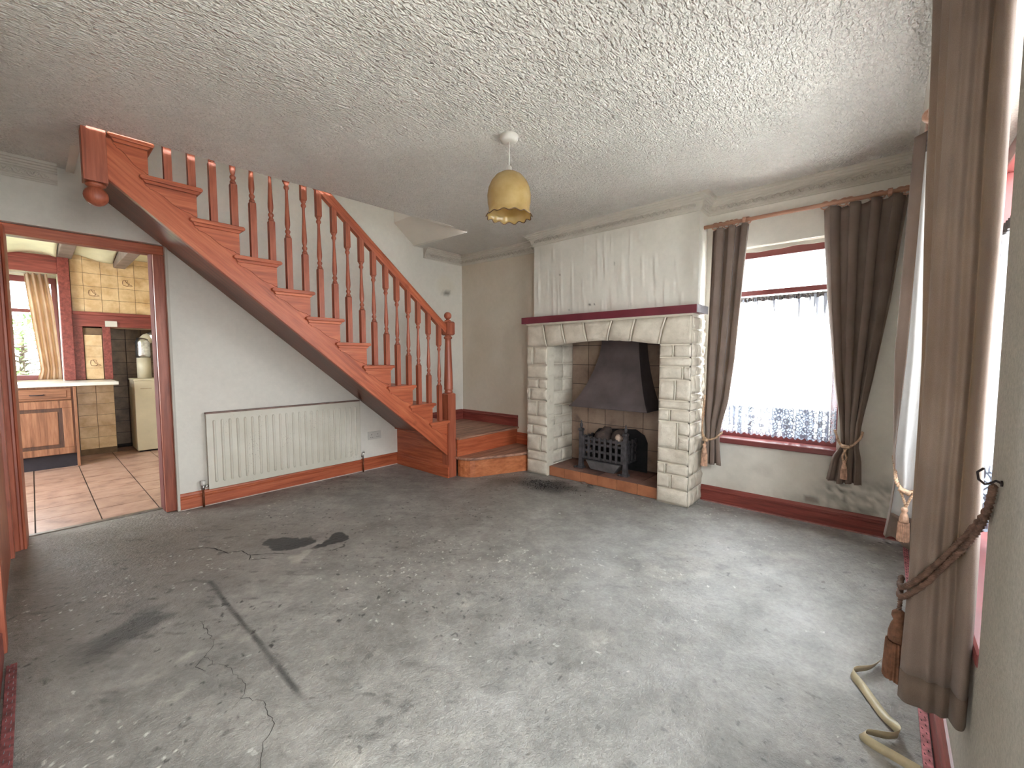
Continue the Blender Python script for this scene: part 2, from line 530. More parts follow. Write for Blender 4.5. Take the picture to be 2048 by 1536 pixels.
def rad_mat():
    m, nt, b = new_mat('scuffed_radiator_enamel')
    v = coords(nt, world_space=True)
    n = noise(nt, v, 3, 4)
    r = ramp(nt, n.outputs['Fac'], [(0.3, srgb(198, 192, 176)), (0.7, srgb(216, 211, 198))])
    vo = N(nt, 'TexVoronoi'); vo.inputs['Scale'].default_value = 70; nt.links.new(v.outputs[0], vo.inputs['Vector'])
    sp = ramp(nt, vo.outputs['Distance'], [(0.16, (1, 1, 1)), (0.24, (0, 0, 0))])
    n2 = noise(nt, v, 4.5, 3)
    sel = ramp(nt, n2.outputs['Fac'], [(0.52, (0, 0, 0)), (0.66, (1, 1, 1))])
    mm = N(nt, 'Math', operation='MULTIPLY'); nt.links.new(sp.outputs[0], mm.inputs[0]); nt.links.new(sel.outputs[0], mm.inputs[1])
    m2 = N(nt, 'Math', operation='MULTIPLY'); nt.links.new(mm.outputs[0], m2.inputs[0]); m2.inputs[1].default_value = 0.55
    c = mixc(nt, m2.outputs[0], r.outputs[0], srgb(110, 96, 90))
    nt.links.new(c, b.inputs['Base Color']); b.inputs['Roughness'].default_value = 0.4
    return m
M['radiator'] = rad_mat()

def fabric(name, c1, c2, trans, tfac=0.25, rough=0.85, weave=700):
    m, nt, b = new_mat(name)
    v = coords(nt, world_space=True)
    n = noise(nt, v, 5, 4); n2 = noise(nt, v, weave, 2)
    r = ramp(nt, n.outputs['Fac'], [(0.3, c1), (0.7, c2)])
    r2 = ramp(nt, n2.outputs['Fac'], [(0.3, (0.8,)*3), (0.7, (1.05,)*3)])
    c = mixc(nt, 1, r.outputs[0], r2.outputs[0], 'MULTIPLY')
    nt.links.new(c, b.inputs['Base Color']); b.inputs['Roughness'].default_value = rough
    b.inputs['Specular IOR Level'].default_value = 0.2
    b.inputs['Sheen Weight'].default_value = 0.08
    t = N(nt, 'BsdfTranslucent'); t.inputs['Color'].default_value = (*trans, 1)
    mx = N(nt, 'MixShader'); mx.inputs[0].default_value = tfac
    out = nt.nodes['Material Output']
    nt.links.new(b.outputs[0], mx.inputs[1]); nt.links.new(t.outputs[0], mx.inputs[2]); nt.links.new(mx.outputs[0], out.inputs['Surface'])
    bump(nt, b, n2.outputs['Fac'], 0.2, 0.002)
    return m
M['curtain'] = fabric('taupe_curtain_velvet', srgb(124, 108, 100), srgb(144, 128, 119), srgb(206, 172, 92), 0.12)
M['lining'] = fabric('white_curtain_lining', srgb(206, 204, 202), srgb(222, 220, 218), srgb(220, 220, 220), 0.35)
M['kcurtain'] = fabric('cream_floral_curtain', srgb(186, 150, 122), srgb(224, 204, 182), srgb(226, 204, 172), 0.3)

def net_mat():
    m, nt, b = new_mat('net_curtain_lace')
    out = nt.nodes['Material Output']
    v = coords(nt, world_space=True)
    vo = N(nt, 'TexVoronoi', feature='DISTANCE_TO_EDGE'); vo.inputs['Scale'].default_value = 42
    nt.links.new(v.outputs[0], vo.inputs['Vector'])
    thr = ramp(nt, vo.outputs['Distance'], [(0.05, (1, 1, 1)), (0.13, (0, 0, 0))])
    vb = N(nt, 'TexVoronoi', feature='F1'); vb.inputs['Scale'].default_value = 17; vb.inputs['Randomness'].default_value = 0.35
    nt.links.new(v.outputs[0], vb.inputs['Vector'])
    ring = ramp(nt, vb.outputs['Distance'], [(0.18, (0, 0, 0)), (0.25, (1, 1, 1)), (0.33, (1, 1, 1)), (0.4, (0, 0, 0))])
    mxx = N(nt, 'Math', operation='MAXIMUM'); nt.links.new(thr.outputs[0], mxx.inputs[0]); nt.links.new(ring.outputs[0], mxx.inputs[1])
    sp = N(nt, 'SeparateXYZ'); nt.links.new(v.outputs[0], sp.inputs[0])
    zr = N(nt, 'MapRange'); nt.links.new(sp.outputs['Z'], zr.inputs['Value'])
    zr.inputs['From Min'].default_value = 0.84; zr.inputs['From Max'].default_value = 0.80
    lace = N(nt, 'Math', operation='MULTIPLY'); nt.links.new(mxx.outputs[0], lace.inputs[0]); nt.links.new(zr.outputs[0], lace.inputs[1])
    vst = coords(nt, (46, 46, 1.5), world_space=True)
    ns = noise(nt, vst, 1.0, 2, 0.5)
    zs_ = N(nt, 'MapRange'); nt.links.new(sp.outputs['Z'], zs_.inputs['Value'])
    zs_.inputs['From Min'].default_value = 1.38; zs_.inputs['From Max'].default_value = 1.66; zs_.inputs['To Min'].default_value = -0.15; zs_.inputs['To Max'].default_value = 0.13
    sa = N(nt, 'Math', operation='ADD'); nt.links.new(ns.outputs['Fac'], sa.inputs[0]); nt.links.new(zs_.outputs[0], sa.inputs[1])
    sr = ramp(nt, sa.outputs[0], [(0.62, (0, 0, 0)), (0.66, (1, 1, 1))])
    lace0 = lace
    lace = N(nt, 'Math', operation='MAXIMUM'); nt.links.new(lace0.outputs[0], lace.inputs[0]); nt.links.new(sr.outputs[0], lace.inputs[1])
    op = N(nt, 'MapRange'); nt.links.new(lace.outputs[0], op.inputs['Value']); op.inputs['To Min'].default_value = 0.22; op.inputs['To Max'].default_value = 1.0
    d = N(nt, 'BsdfDiffuse'); d.inputs['Color'].default_value = (0.42, 0.44, 0.52, 1)
    t = N(nt, 'BsdfTranslucent'); t.inputs['Color'].default_value = (0.8, 0.82, 0.88, 1)
    cm = N(nt, 'MixShader'); tl = N(nt, 'MapRange'); nt.links.new(lace.outputs[0], tl.inputs['Value']); tl.inputs['To Min'].default_value = 0.6; tl.inputs['To Max'].default_value = 0.02
    nt.links.new(tl.outputs[0], cm.inputs[0])
    nt.links.new(d.outputs[0], cm.inputs[1]); nt.links.new(t.outputs[0], cm.inputs[2])
    tr = N(nt, 'BsdfTransparent')
    fm0 = N(nt, 'MixShader'); nt.links.new(op.outputs[0], fm0.inputs[0]); nt.links.new(tr.outputs[0], fm0.inputs[1]); nt.links.new(cm.outputs[0], fm0.inputs[2])
    # dense gathered lace in the folds of the border
    vcol = coords(nt, (15, 15, 0.7), world_space=True)
    nc_ = noise(nt, vcol, 1.0, 1, 0.5)
    cmask = ramp(nt, nc_.outputs['Fac'], [(0.47, (0, 0, 0)), (0.52, (1, 1, 1))])
    dz = N(nt, 'Math', operation='MULTIPLY'); nt.links.new(cmask.outputs[0], dz.inputs[0]); nt.links.new(zr.outputs[0], dz.inputs[1])
    hole_ = N(nt, 'BsdfTranslucent'); hole_.inputs['Color'].default_value = (0.10, 0.11, 0.13, 1)
    thr_ = N(nt, 'BsdfDiffuse'); thr_.inputs['Color'].default_value = (0.34, 0.37, 0.46, 1)
    dm = N(nt, 'MixShader'); nt.links.new(mxx.outputs[0], dm.inputs[0]); nt.links.new(hole_.outputs[0], dm.inputs[1]); nt.links.new(thr_.outputs[0], dm.inputs[2])
    fm = N(nt, 'MixShader'); nt.links.new(dz.outputs[0], fm.inputs[0]); nt.links.new(fm0.outputs[0], fm.inputs[1]); nt.links.new(dm.outputs[0], fm.inputs[2])
    nt.links.new(fm.outputs[0], out.inputs['Surface'])
    return m
M['net'] = net_mat()
def net_plain():
    m, nt, b = new_mat('net_curtain_plain')
    out = nt.nodes['Material Output']
    nt.nodes.remove(b)
    d = N(nt, 'BsdfTranslucent'); d.inputs['Color'].default_value = (0.66, 0.68, 0.74, 1)
    tr = N(nt, 'BsdfTransparent')
    mx = N(nt, 'MixShader'); mx.inputs[0].default_value = 0.22
    nt.links.new(tr.outputs[0], mx.inputs[1]); nt.links.new(d.outputs[0], mx.inputs[2]); nt.links.new(mx.outputs[0], out.inputs['Surface'])
    return m
M['net_plain'] = net_plain()
M['net_tape'] = plain('grey_net_header_tape', srgb(120, 112, 110), 0.8, 0.3, 60)

def glass_mat():
    m, nt, b = new_mat('window_pane_glass')
    out = nt.nodes['Material Output']
    tr = N(nt, 'BsdfTransparent'); tr.inputs['Color'].default_value = (0.95, 0.97, 0.97, 1)
    gl = N(nt, 'BsdfGlossy'); gl.inputs['Roughness'].default_value = 0.02
    mx = N(nt, 'MixShader'); mx.inputs[0].default_value = 0.05
    nt.links.new(tr.outputs[0], mx.inputs[1]); nt.links.new(gl.outputs[0], mx.inputs[2]); nt.links.new(mx.outputs[0], out.inputs['Surface'])
    return m
M['glass'] = glass_mat()

def shade_mat():
    m, nt, b = new_mat('amber_glass_shade')
    out = nt.nodes['Material Output']
    v = coords(nt)
    n = noise(nt, v, 16, 4)
    r = ramp(nt, n.outputs['Fac'], [(0.3, srgb(176, 146, 86)), (0.7, srgb(206, 184, 132))])
    nt.links.new(r.outputs[0], b.inputs['Base Color']); b.inputs['Roughness'].default_value = 0.18
    b.inputs['Coat Weight'].default_value = 0.5
    t = N(nt, 'BsdfTranslucent'); t.inputs['Color'].default_value = (*srgb(226, 200, 140), 1)
    mx = N(nt, 'MixShader'); mx.inputs[0].default_value = 0.4
    nt.links.new(b.outputs[0], mx.inputs[1]); nt.links.new(t.outputs[0], mx.inputs[2]); nt.links.new(mx.outputs[0], out.inputs['Surface'])
    return m
M['shade'] = shade_mat()
M['shade_rim'] = plain('brown_shade_rim', srgb(104, 74, 44), 0.3, 0.2, 40)

def leaf_mat():
    m, nt, b = new_mat('foliage_green')
    v = coords(nt, world_space=True)
    n = noise(nt, v, 3.5, 5)
    r = ramp(nt, n.outputs['Fac'], [(0.25, srgb(52, 92, 42)), (0.5, srgb(96, 138, 66)), (0.75, srgb(150, 182, 104))])
    nt.links.new(r.outputs[0], b.inputs['Base Color']); b.inputs['Roughness'].default_value = 0.6
    return m
M['leaf'] = leaf_mat()
M['bark'] = plain('bark', srgb(76, 62, 50), 0.9, 0.2, 10)
M['ground'] = plain('garden_ground', srgb(150, 156, 132), 0.9, 0.2, 2)
M['paving'] = plain('pale_paving', srgb(208, 206, 200), 0.8, 0.08, 3)

# ================================================================== ROOM SHELL
XD, XB, YC, YA = -0.15, 3.69, -0.18, 4.10      # wall planes (left side, window side, near side, stair side)
def HC(x, y):
    return 2.408 + 0.0125*np.minimum(x, 3.0) + np.maximum(0, y-3.2)*0.025

WALLC = np.array(srgb(231, 226, 216))
def wall_cols(fn=None, base=WALLC, seed=0.0):
    def f(U, V):
        n = fbm(U*1.3+seed, V*1.3+seed*2, 5)
        m = 0.92 + 0.16*(n-0.5)*2*0.6
        c = [base[i]*m for i in range(3)]
        if fn: c = fn(U, V, c)
        return [np.clip(x, 0.01, 1) for x in c]
    return f
def blend(c, mask, col):
    return [c[i]*(1-mask) + col[i]*mask for i in range(3)]

# ---------------- floor
fx = np.arange(XD-0.02, XB+0.03, 0.0072); fy = np.arange(YC-0.02, 4.285, 0.0072)
CRACK = [(0.451,2.30),(0.452,2.059),(0.402,2.002),(0.414,1.927),(0.446,1.862),(0.463,1.712),(0.434,1.651),(0.475,1.581),(0.464,1.45),(0.41,1.385),(0.374,1.30)]
CRACK2 = [(0.60,3.22),(0.689,3.152),(0.74,2.98),(0.80,2.95),(0.821,2.847),(0.93,2.76),(0.98,2.70)]
def seg_dist(X, Y, pts):
    d = np.full(X.shape, 9.0)
    for (x0, y0), (x1, y1) in zip(pts[:-1], pts[1:]):
        dx, dy = x1-x0, y1-y0
        t = np.clip(((X-x0)*dx + (Y-y0)*dy)/(dx*dx+dy*dy), 0, 1)
        d = np.minimum(d, np.hypot(X-x0-t*dx, Y-y0-t*dy))
    return d
def floor_col(X, Y):
    base = np.array(srgb(158, 155, 150))
    n1 = fbm(X*1.1+3, Y*1.1+7, 5); n2 = fbm(X*4.5+31, Y*4.5+5, 5); n3 = fbm(X*14+2, Y*14+8, 4)
    rx_, ry_ = X*0.66-Y*0.75, X*0.75+Y*0.66
    st_ = fbm(rx_*5+3, ry_*17+7, 5)
    m = 0.86 + 0.30*(n1-0.5) + 0.36*(n2-0.5) + 0.36*(n3-0.5) + 0.34*(st_-0.5) + 0.34*(fbm(X*42+3, Y*42+19, 3)-0.5)
    c = [base[i]*m for i in range(3)]
    wx = X + 0.10*(fbm(X*7+1, Y*7+2, 4)-0.5)*2; wy = Y + 0.10*(fbm(X*7+41, Y*7+22, 4)-0.5)*2
    fx_ = X + 0.05*(fbm(X*16+1, Y*16+2, 3)-0.5)*2; fy_ = Y + 0.05*(fbm(X*16+41, Y*16+22, 3)-0.5)*2
    def blob(cx, cy, rx, ry, ang=0, soft=0.35, fine=False):
        a = math.radians(ang)
        ax, ay = (fx_, fy_) if fine else (wx, wy)
        dx, dy = ax-cx, ay-cy
        u = (dx*math.cos(a)+dy*math.sin(a))/rx; v = (-dx*math.sin(a)+dy*math.cos(a))/ry
        return 1-sstep(1-soft, 1+soft, np.hypot(u, v))
    brown = srgb(112, 102, 92); dark = srgb(66, 66, 66); black = srgb(44, 42, 42); pale = srgb(188, 184, 175); white = srgb(226, 224, 218)
    # grubby traffic by the kitchen door
    c = blend(c, 0.55*blob(0.25, 3.55, 0.75, 0.65, 0, 0.6)*(0.5+0.9*n2), brown)
    c = blend(c, 0.40*blob(0.15, 2.9, 0.5, 0.7, 0, 0.7)*(0.4+n2), srgb(104, 98, 92))
    c = blend(c, 0.30*blob(0.9, 3.0, 0.7, 0.5, 0, 0.7), srgb(150, 138, 132))
    # rubbed dark dashes
    dash = fbm(rx_*9+23, ry_*34+11, 3)
    lw = np.clip(1.15-np.hypot((X-0.35)/1.0, (Y-2.9)/1.1), 0, 1)
    c = blend(c, sstep(0.70, 0.80, dash)*lw*0.8, srgb(62, 58, 56))
    dash2 = fbm(rx_*14+3, ry_*30+41, 3)
    c = blend(c, sstep(0.74, 0.82, dash2)*0.55*sstep(0.35, 0.6, n1), srgb(84, 82, 80))
    # bare bitumen patches
    for p in ((1.03,2.86,0.075,0.15,20),(1.10,2.80,0.06,0.07,0),(0.97,2.96,0.06,0.05,30)):
        c = blend(c, blob(*p, soft=0.10, fine=True), dark)
    c = blend(c, blob(1.174, 2.655, 0.075, 0.055, 10, 0.1, True), dark)
    c = blend(c, blob(1.287, 2.685, 0.055, 0.085, -30, 0.1, True), dark)
    c = blend(c, 0.7*blob(1.02, 2.64, 0.10, 0.035, 25, 0.3), pale)
    # black rubbed line
    d = seg_dist(X + 0.010*(n2-0.5)*2, Y, [(0.574, 2.66), (0.577, 1.36)])
    c = blend(c, (1-sstep(0.003, 0.019, d))*np.clip(0.15+1.0*n3, 0, 0.8)*sstep(1.36, 1.6, Y), black)
    d = seg_dist(X, Y, [(0.574, 2.66), (0.52, 2.75), (0.45, 2.78)])
    c = blend(c, (1-sstep(0.006, 0.02, d))*0.5*n3*1.6, black)
    # dark smear on the left
    c = blend(c, 0.85*blob(0.235, 2.43, 0.15, 0.075, 0, 0.35), srgb(70, 71, 70))
    c = blend(c, 0.6*blob(0.13, 2.36, 0.10, 0.05, 0, 0.5), srgb(72, 72, 70))
    c = blend(c, 0.5*blob(0.32, 2.52, 0.08, 0.05, 20, 0.5), srgb(80, 80, 78))
    # soot by the hearth and steps
    c = blend(c, 0.92*blob(3.12, 2.33, 0.26, 0.16, -70, 0.5)*np.clip(0.3+1.2*n2+0.4*n3, 0, 1), black)
    c = blend(c, 0.75*blob(3.02, 2.70, 0.24, 0.12, -20, 0.6)*np.clip(0.2+1.4*n2, 0, 1), srgb(70, 66, 62))
    c = blend(c, 0.35*blob(2.6, 2.6, 0.5, 0.35, 0, 0.7)*np.clip(1.4*n2, 0, 1), srgb(84, 80, 76))
    # pale skim and paint splashes
    for (x, y, rx, ry, a, s) in ((0.71,1.571,0.07,0.045,0,1),(0.98,1.30,0.045,0.03,30,.8),(1.39,1.50,0.09,0.05,20,.6),(1.57,0.84,0.10,0.06,-40,.7),
                                 (0.38,2.05,0.20,0.04,8,.6),(0.30,1.86,0.12,0.025,5,.5),(0.30,1.22,0.12,0.08,0,.45),(0.62,1.12,0.07,0.04,0,.8),
                                 (0.85,0.98,0.08,0.05,0,.7),(1.75,0.55,0.05,0.04,0,.8),(0.47,1.12,0.10,0.05,30,.6),(2.2,0.9,0.30,0.12,-40,.35),(2.7,0.7,0.45,0.25,-45,.35),(1.9,1.4,0.35,0.2,-40,.2)):
        c = blend(c, s*blob(x, y, rx, ry, a, 0.35)*np.clip(3.2*(n3-0.38), 0, 1), pale)
    sp = fbm(X*60+5, Y*60+3, 2); sel = sstep(0.5, 0.62, fbm(X*1.7+77, Y*1.7+12, 3))
    c = blend(c, sstep(0.80, 0.86, sp)*sel*0.9, white)
    sel2 = sstep(0.48, 0.60, fbm(X*1.5+7, Y*1.5+52, 3))
    c = blend(c, sstep(0.80, 0.85, fbm(X*45+95, Y*45+33, 2))*sel2*0.85, black)
    c = blend(c, 0.45*blob(1.06, 1.03, 0.045, 0.045, 0, 0.2, True), srgb(112, 110, 106))
    # window reflection painted into the floor colour as a pale grey film
    c = blend(c, 0.45*blob(2.3, 0.75, 1.5, 0.8, 10, 0.7)*np.clip(0.2+1.2*n2, 0, 1), srgb(172, 174, 174))
    return [np.clip(x, 0.012, 0.9) for x in c]
def floor_pos(X, Y):
    return X, Y, 0.004*(fbm(X*2.2, Y*2.2, 4)-0.5) - 0.001
floor = grid_surface('floor', fx, fy, floor_pos, floor_col, M['floor'], label='bare grey concrete floor with stains and cracks')
def crack(pts, w, seed):
    rg = random.Random(seed); P = []
    for (xa, ya), (xb, yb) in zip(pts[:-1], pts[1:]):
        n = max(2, int(math.hypot(xb-xa, yb-ya)/0.018))
        for k in range(n):
            t = k/n; P.append((lerp(xa, xb, t)+rg.uniform(-0.006, 0.006), lerp(ya, yb, t)+rg.uniform(-0.006, 0.006)))
    P.append(pts[-1])
    vs = []
    for i, p in enumerate(P):
        q = Vector(P[min(i+1, len(P)-1)]) - Vector(P[max(i-1, 0)]); q.normalize()
        h = w*rg.uniform(0.35, 1.0)*(0.3 if i in (0, len(P)-1) else 1)
        z = float(0.004*(fbm(np.array([p[0]*2.2]), np.array([p[1]*2.2]), 4)[0]-0.5)) + 0.0006
        vs += [(p[0]-q.y*h, p[1]+q.x*h, z), (p[0]+q.y*h, p[1]-q.x*h, z)]
    G().add(vs, [(2*i, 2*i+1, 2*i+3, 2*i+2) for i in range(len(P)-1)]).build('crack', plain('crack_dark', srgb(58, 54, 52), 0.9, 0.2, 30), floor, recalc=False)  # thin dark sliver laid on the floor along the crack
crack(CRACK, 0.0014, 1)
crack([(0.402, 2.002), (0.36, 1.96), (0.385, 1.90)], 0.0015, 2)
crack([(0.434, 1.651), (0.40, 1.63)], 0.0012, 3)
crack(CRACK2, 0.0045, 4)
crack([(0.821, 2.847), (0.80, 2.78), (0.90, 2.70)], 0.004, 5)

# ---------------- ceiling
OX0, OX1, OY0 = 0.25, 2.94, 3.185
cx = axis_pts(XD, XB, 0.05, (OX0, OX1)); cy = axis_pts(YC, YA, 0.05, (OY0,))
def ceil_col(X, Y, c):
    n = fbm(X*2+4, Y*2+9, 4)
    return blend(c, np.clip(0.5*(n-0.45), 0, 0.2), srgb(150, 144, 132))
CEILC = np.array(srgb(233, 229, 221))
def ceil_pos(X, Y):
    return X, Y, HC(X, Y) + 0.012*(fbm(X*0.9, Y*0.9, 3)-0.5)
zedge = 2.44
ex = []
e1 = list(CEILC*0.9)
ex.append((((OX0, OY0, float(HC(OX0, OY0))+0.012), (OX1, OY0, float(HC(OX1, OY0))+0.012), (OX1, OY0, 2.75), (OX0, OY0, 2.75)), e1))
ceiling = grid_surface('ceiling', cx, cy, ceil_pos, wall_cols(ceil_col, CEILC, 5.0), M['ceiling'],
    hole=lambda u, v: (u > OX0) & (u < OX1) & (v > OY0), extra=ex, label='textured white ceiling with a stairwell opening')

# ---------------- stair wall (wall_back): doorway hole, rises through the stairwell
DX0, DX1, DZ = -0.15, 0.70, 2.04
ux = axis_pts(XD, XB, 0.045, (DX1, 0.25, 2.70)); uz = axis_pts(0, 4.6, 0.045, (DZ, 2.44))
def wa_col(U, V, c):
    n = fbm(U*3+2, V*3+8, 4)
    c = blend(c, 0.35*(1-sstep(0.0, 0.5, np.hypot((U-3.45)/0.5, (V-0.7)/0.35)))*n*1.5, srgb(150, 146, 128))
    c = blend(c, 0.30*(1-sstep(0.5, 1.0, np.hypot((U-0.05)/0.6, (V-2.25)/0.35))), srgb(170, 166, 154))
    c = blend(c, 0.6*(1-sstep(0.6, 1.0, np.hypot((U-3.42)/0.17, (V-2.07)/0.14)))*0.6, srgb(214, 206, 184))
    c = blend(c, 0.8*(1-sstep(0.5, 1.0, np.hypot((U-3.44)/0.085, (V-1.98+0.03*(U-3.44))/0.010))), srgb(96, 90, 80))
    return c
wall_back = grid_surface('wall_back', ux, uz, lambda U, V: (U, np.full(U.shape, YA) , V), wall_cols(wa_col, WALLC*1.02, 1.0), M['wall'],
    hole=lambda u, v: (u < DX1) & (v < DZ),
    extra=[(((DX1, YA, 0), (DX1, 4.30, 0), (DX1, 4.30, DZ), (DX1, YA, DZ)), WALLC), (((XD, YA, DZ), (DX1, YA, DZ), (DX1, 4.30, DZ), (XD, 4.30, DZ)), WALLC)],
    label='off white stair wall above the radiator')

# ---------------- window wall (wall_right_far = wall_front_window)
W1 = (0.23, 1.06, 0.53, 2.04)                    # y0,y1,z0,z1 window opening in the fireplace wall
FP = (1.30, 2.60, 0.0, 1.40)
uy = axis_pts(YC, YA, 0.022, (W1[0], W1[1], FP[0], FP[1])); uz = axis_pts(0, 2.52, 0.022, (W1[2], W1[3], FP[3]))
def wb_col(U, V, c):
    n = fbm(U*6+2, V*6+8, 5); n2 = fbm(U*42+1, V*42+5, 4); n4 = fbm(U*2.1+11, V*2.1+3, 4)
    low = (1-sstep(0.25, 0.75, V))*(1-sstep(0.9, 1.2, U))
    c = blend(c, low*np.clip(1.6*(n4-0.35), 0, 0.6), srgb(168, 160, 146))
    c = blend(c, low*np.clip(1.5*(n-0.5), 0, 0.5)*0.6, srgb(150, 146, 138))
    mould = (1-sstep(0.3, 1.1, np.hypot((U-0.0)/0.42, (V-0.20)/0.22)))
    c = blend(c, np.clip(mould*((0.6*n2+0.4*n)*2.6-1.0), 0, 0.8), srgb(62, 64, 56))
    mould2 = (1-sstep(0.2, 1.0, np.hypot((U-0.20)/0.12, (V-0.30)/0.12)))
    c = blend(c, np.clip(mould2*(n2*2.6-1.0), 0, 0.7), srgb(70, 74, 60))
    c = blend(c, np.clip((1-sstep(0.0, 0.12, V-0.12))*(n-0.3)*1.4*(U < 0.6), 0, 0.5), srgb(106, 100, 90))
    # peeled flake
    c = blend(c, 0.8*(1-sstep(0.7, 1.0, np.hypot((U-0.36-0.25*(V-0.17))/0.05, (V-0.165)/0.035))), srgb(128, 118, 110))
    rec = sstep(2.6, 2.9, U)
    c = blend(c, rec*np.clip(0.5+0.6*(n4-0.4), 0, 0.8), srgb(196, 180, 158))
    return c
ext = []
y0, y1, z0, z1 = W1
rv = WALLC*1.02; DEP = 3.96
ext += [(((XB, y0, z0), (DEP, y0, z0), (DEP, y0, z1), (XB, y0, z1)), rv), (((XB, y1, z0), (DEP, y1, z0), (DEP, y1, z1), (XB, y1, z1)), rv),
        (((XB, y0, z1), (DEP, y0, z1), (DEP, y1, z1), (XB, y1, z1)), rv), (((XB, y0, z0), (DEP, y0, z0), (DEP, y1, z0), (XB, y1, z0)), rv)]
wall_right = grid_surface('wall_right', uy, uz, lambda U, V: (np.full(U.shape, XB), U, V), wall_cols(wb_col, WALLC, 2.0), M['wall'],
    hole=lambda u, v: ((u > y0) & (u < y1) & (v > z0) & (v < z1)) | ((u > FP[0]) & (u < FP[1]) & (v < FP[3])),
    extra=ext, label='off white fireplace wall with mould under the window')

# ---------------- near wall with the second window (wall_front)
W2 = (1.33, 2.80, 0.53, 2.04)                    # x0,x1,z0,z1
W6 = (-0.10, 0.74, 0.12, 2.04)                    # glazed door added beside the camera for more daylight
ux = axis_pts(XD, XB, 0.03, (W2[0], W2[1], W6[0], W6[1])); uz = axis_pts(0, 2.5, 0.03, (W2[2], W2[3], W6[2]))
ext = []
x0, x1, z0, z1 = W6; DEP = -0.46
ext += [(((x0, YC, z0), (x0, DEP, z0), (x0, DEP, z1), (x0, YC, z1)), rv), (((x1, YC, z0), (x1, DEP, z0), (x1, DEP, z1), (x1, YC, z1)), rv),
        (((x0, YC, z1), (x1, YC, z1), (x1, DEP, z1), (x0, DEP, z1)), rv), (((x0, YC, z0), (x1, YC, z0), (x1, DEP, z0), (x0, DEP, z0)), rv)]
x0, x1, z0, z1 = W2; DEP = -0.46
ext += [(((x0, YC, z0), (x0, DEP, z0), (x0, DEP, z1), (x0, YC, z1)), rv), (((x1, YC, z0), (x1, DEP, z0), (x1, DEP, z1), (x1, YC, z1)), rv),
        (((x0, YC, z1), (x1, YC, z1), (x1, DEP, z1), (x0, DEP, z1)), rv), (((x0, YC, z0), (x1, YC, z0), (x1, DEP, z0), (x0, DEP, z0)), rv)]
WCC = np.array(srgb(190, 184, 172))
wall_front = grid_surface('wall_front', ux, uz, lambda U, V: (U, np.full(U.shape, YC), V), wall_cols(None, WCC, 3.0), M['wall_rough'],
    hole=lambda u, v: ((u > W2[0]) & (u < W2[1]) & (v > W2[2]) & (v < W2[3])) | ((u > W6[0]) & (u < W6[1]) & (v > W6[2]) & (v < W6[3])), extra=ext, label='rough speckled wall around the near window')

# ---------------- left wall beside the camera
uy = axis_pts(YC, YA, 0.05, (2.72, 3.9)); uz = axis_pts(0, 2.52, 0.05, (2.02,))
wall_left = grid_surface('wall_left', uy, uz, lambda U, V: (np.full(U.shape, XD), U, V), wall_cols(None, WALLC, 4.0), M['wall'], label='off white wall at the left edge')

# ---------------- stairwell above the ceiling
g = G()
g.box(OX0-0.02, 2.72, OY0-0.04, OY0, 2.44, 4.6)                    # front of the shaft
g.add([(2.94, OY0, 2.44), (2.97, YA, 2.46), (2.70, YA, 2.67), (2.70, OY0, 2.67)], [(0, 1, 2, 3)])   # sloping bulkhead
g.box(2.70, 2.74, OY0-0.02, YA, 2.67, 4.6)
g.box(OX0-0.04, OX0, OY0-0.02, YA, 2.42, 4.6)
g.box(OX0-0.04, 1.7, OY0-0.04, YA+0.02, 4.6, 4.64); g.box(2.2, 2.74, OY0-0.04, YA+0.02, 4.6, 4.64)
g.box(1.7, 2.2, OY0-0.04, 3.45, 4.6, 4.64); g.box(1.7, 2.2, 3.85, YA+0.02, 4.6, 4.64)
g.build('wall_stairwell', plain('stairwell_plaster', srgb(228, 223, 212), 0.8, 0.04, 3), kind='structure', label='plastered stairwell rising above the ceiling opening', recalc=False)

G().add([(1.7, 3.45, 4.605), (2.2, 3.45, 4.605), (2.2, 3.85, 4.605), (1.7, 3.85, 4.605)], [(0, 1, 2, 3)]).build('added_window_7', M['glass'], kind='structure', label='unseen roof light added to brighten the stairs')  # added roof light, brings extra daylight down the stairwell

# ---------------- chimney breast
BX, BY0, BY1 = 3.49, 1.125, 2.765
RID = []
for k in range(70):
    RID.append((random.uniform(BY0+0.03, BY1-0.05), random.uniform(1.62, 2.25), random.uniform(0.05, 0.30), random.uniform(0.005, 0.014), random.choice([1, 1, -0.6])*random.uniform(0.003, 0.010)))
for yy, zz, ln in ((2.52,1.80,0.5),(2.46,1.75,0.45),(2.42,1.78,0.3),(2.02,2.1,0.4),(1.95,2.15,0.36),(2.30,1.95,0.35),(1.70,2.2,0.2)):
    RID.append((yy, zz, ln, 0.010, 0.008))
uy = axis_pts(BY0, BY1, 0.011); uz = axis_pts(1.40, 2.50, 0.016)
def br_pos(U, V):
    d = np.zeros(U.shape)
    for (y, z, ln, w, a) in RID:
        d += a*np.exp(-((U-y-0.02*(V-z))/w)**2)*np.exp(-(np.abs(V-z)/ (ln*0.5))**4)
    return BX - d - 0.002*(fbm(U*5, V*5, 3)-0.5), U, V
def br_col(U, V, c):
    n = fbm(U*3+9, V*3+1, 4)
    c = blend(c, np.clip(0.9*(sstep(2.05, 2.32, V))*(n-0.35), 0, 0.35), srgb(168, 162, 148))
    c = blend(c, np.clip((1-sstep(1.18, 1.32, U))*0.5*n, 0, 0.35), srgb(160, 152, 138))
    for (y, z, r) in ((2.44,2.0,.014),(1.85,2.03,.014),(2.1,1.69,.02),(2.05,1.69,.012),(2.33,1.66,.012)):
        c = blend(c, 0.9*(1-sstep(0.4, 1.0, np.hypot((U-y)/r, (V-z)/(r*0.8)))), srgb(70, 62, 54))
    return c
side = WALLC*1.0
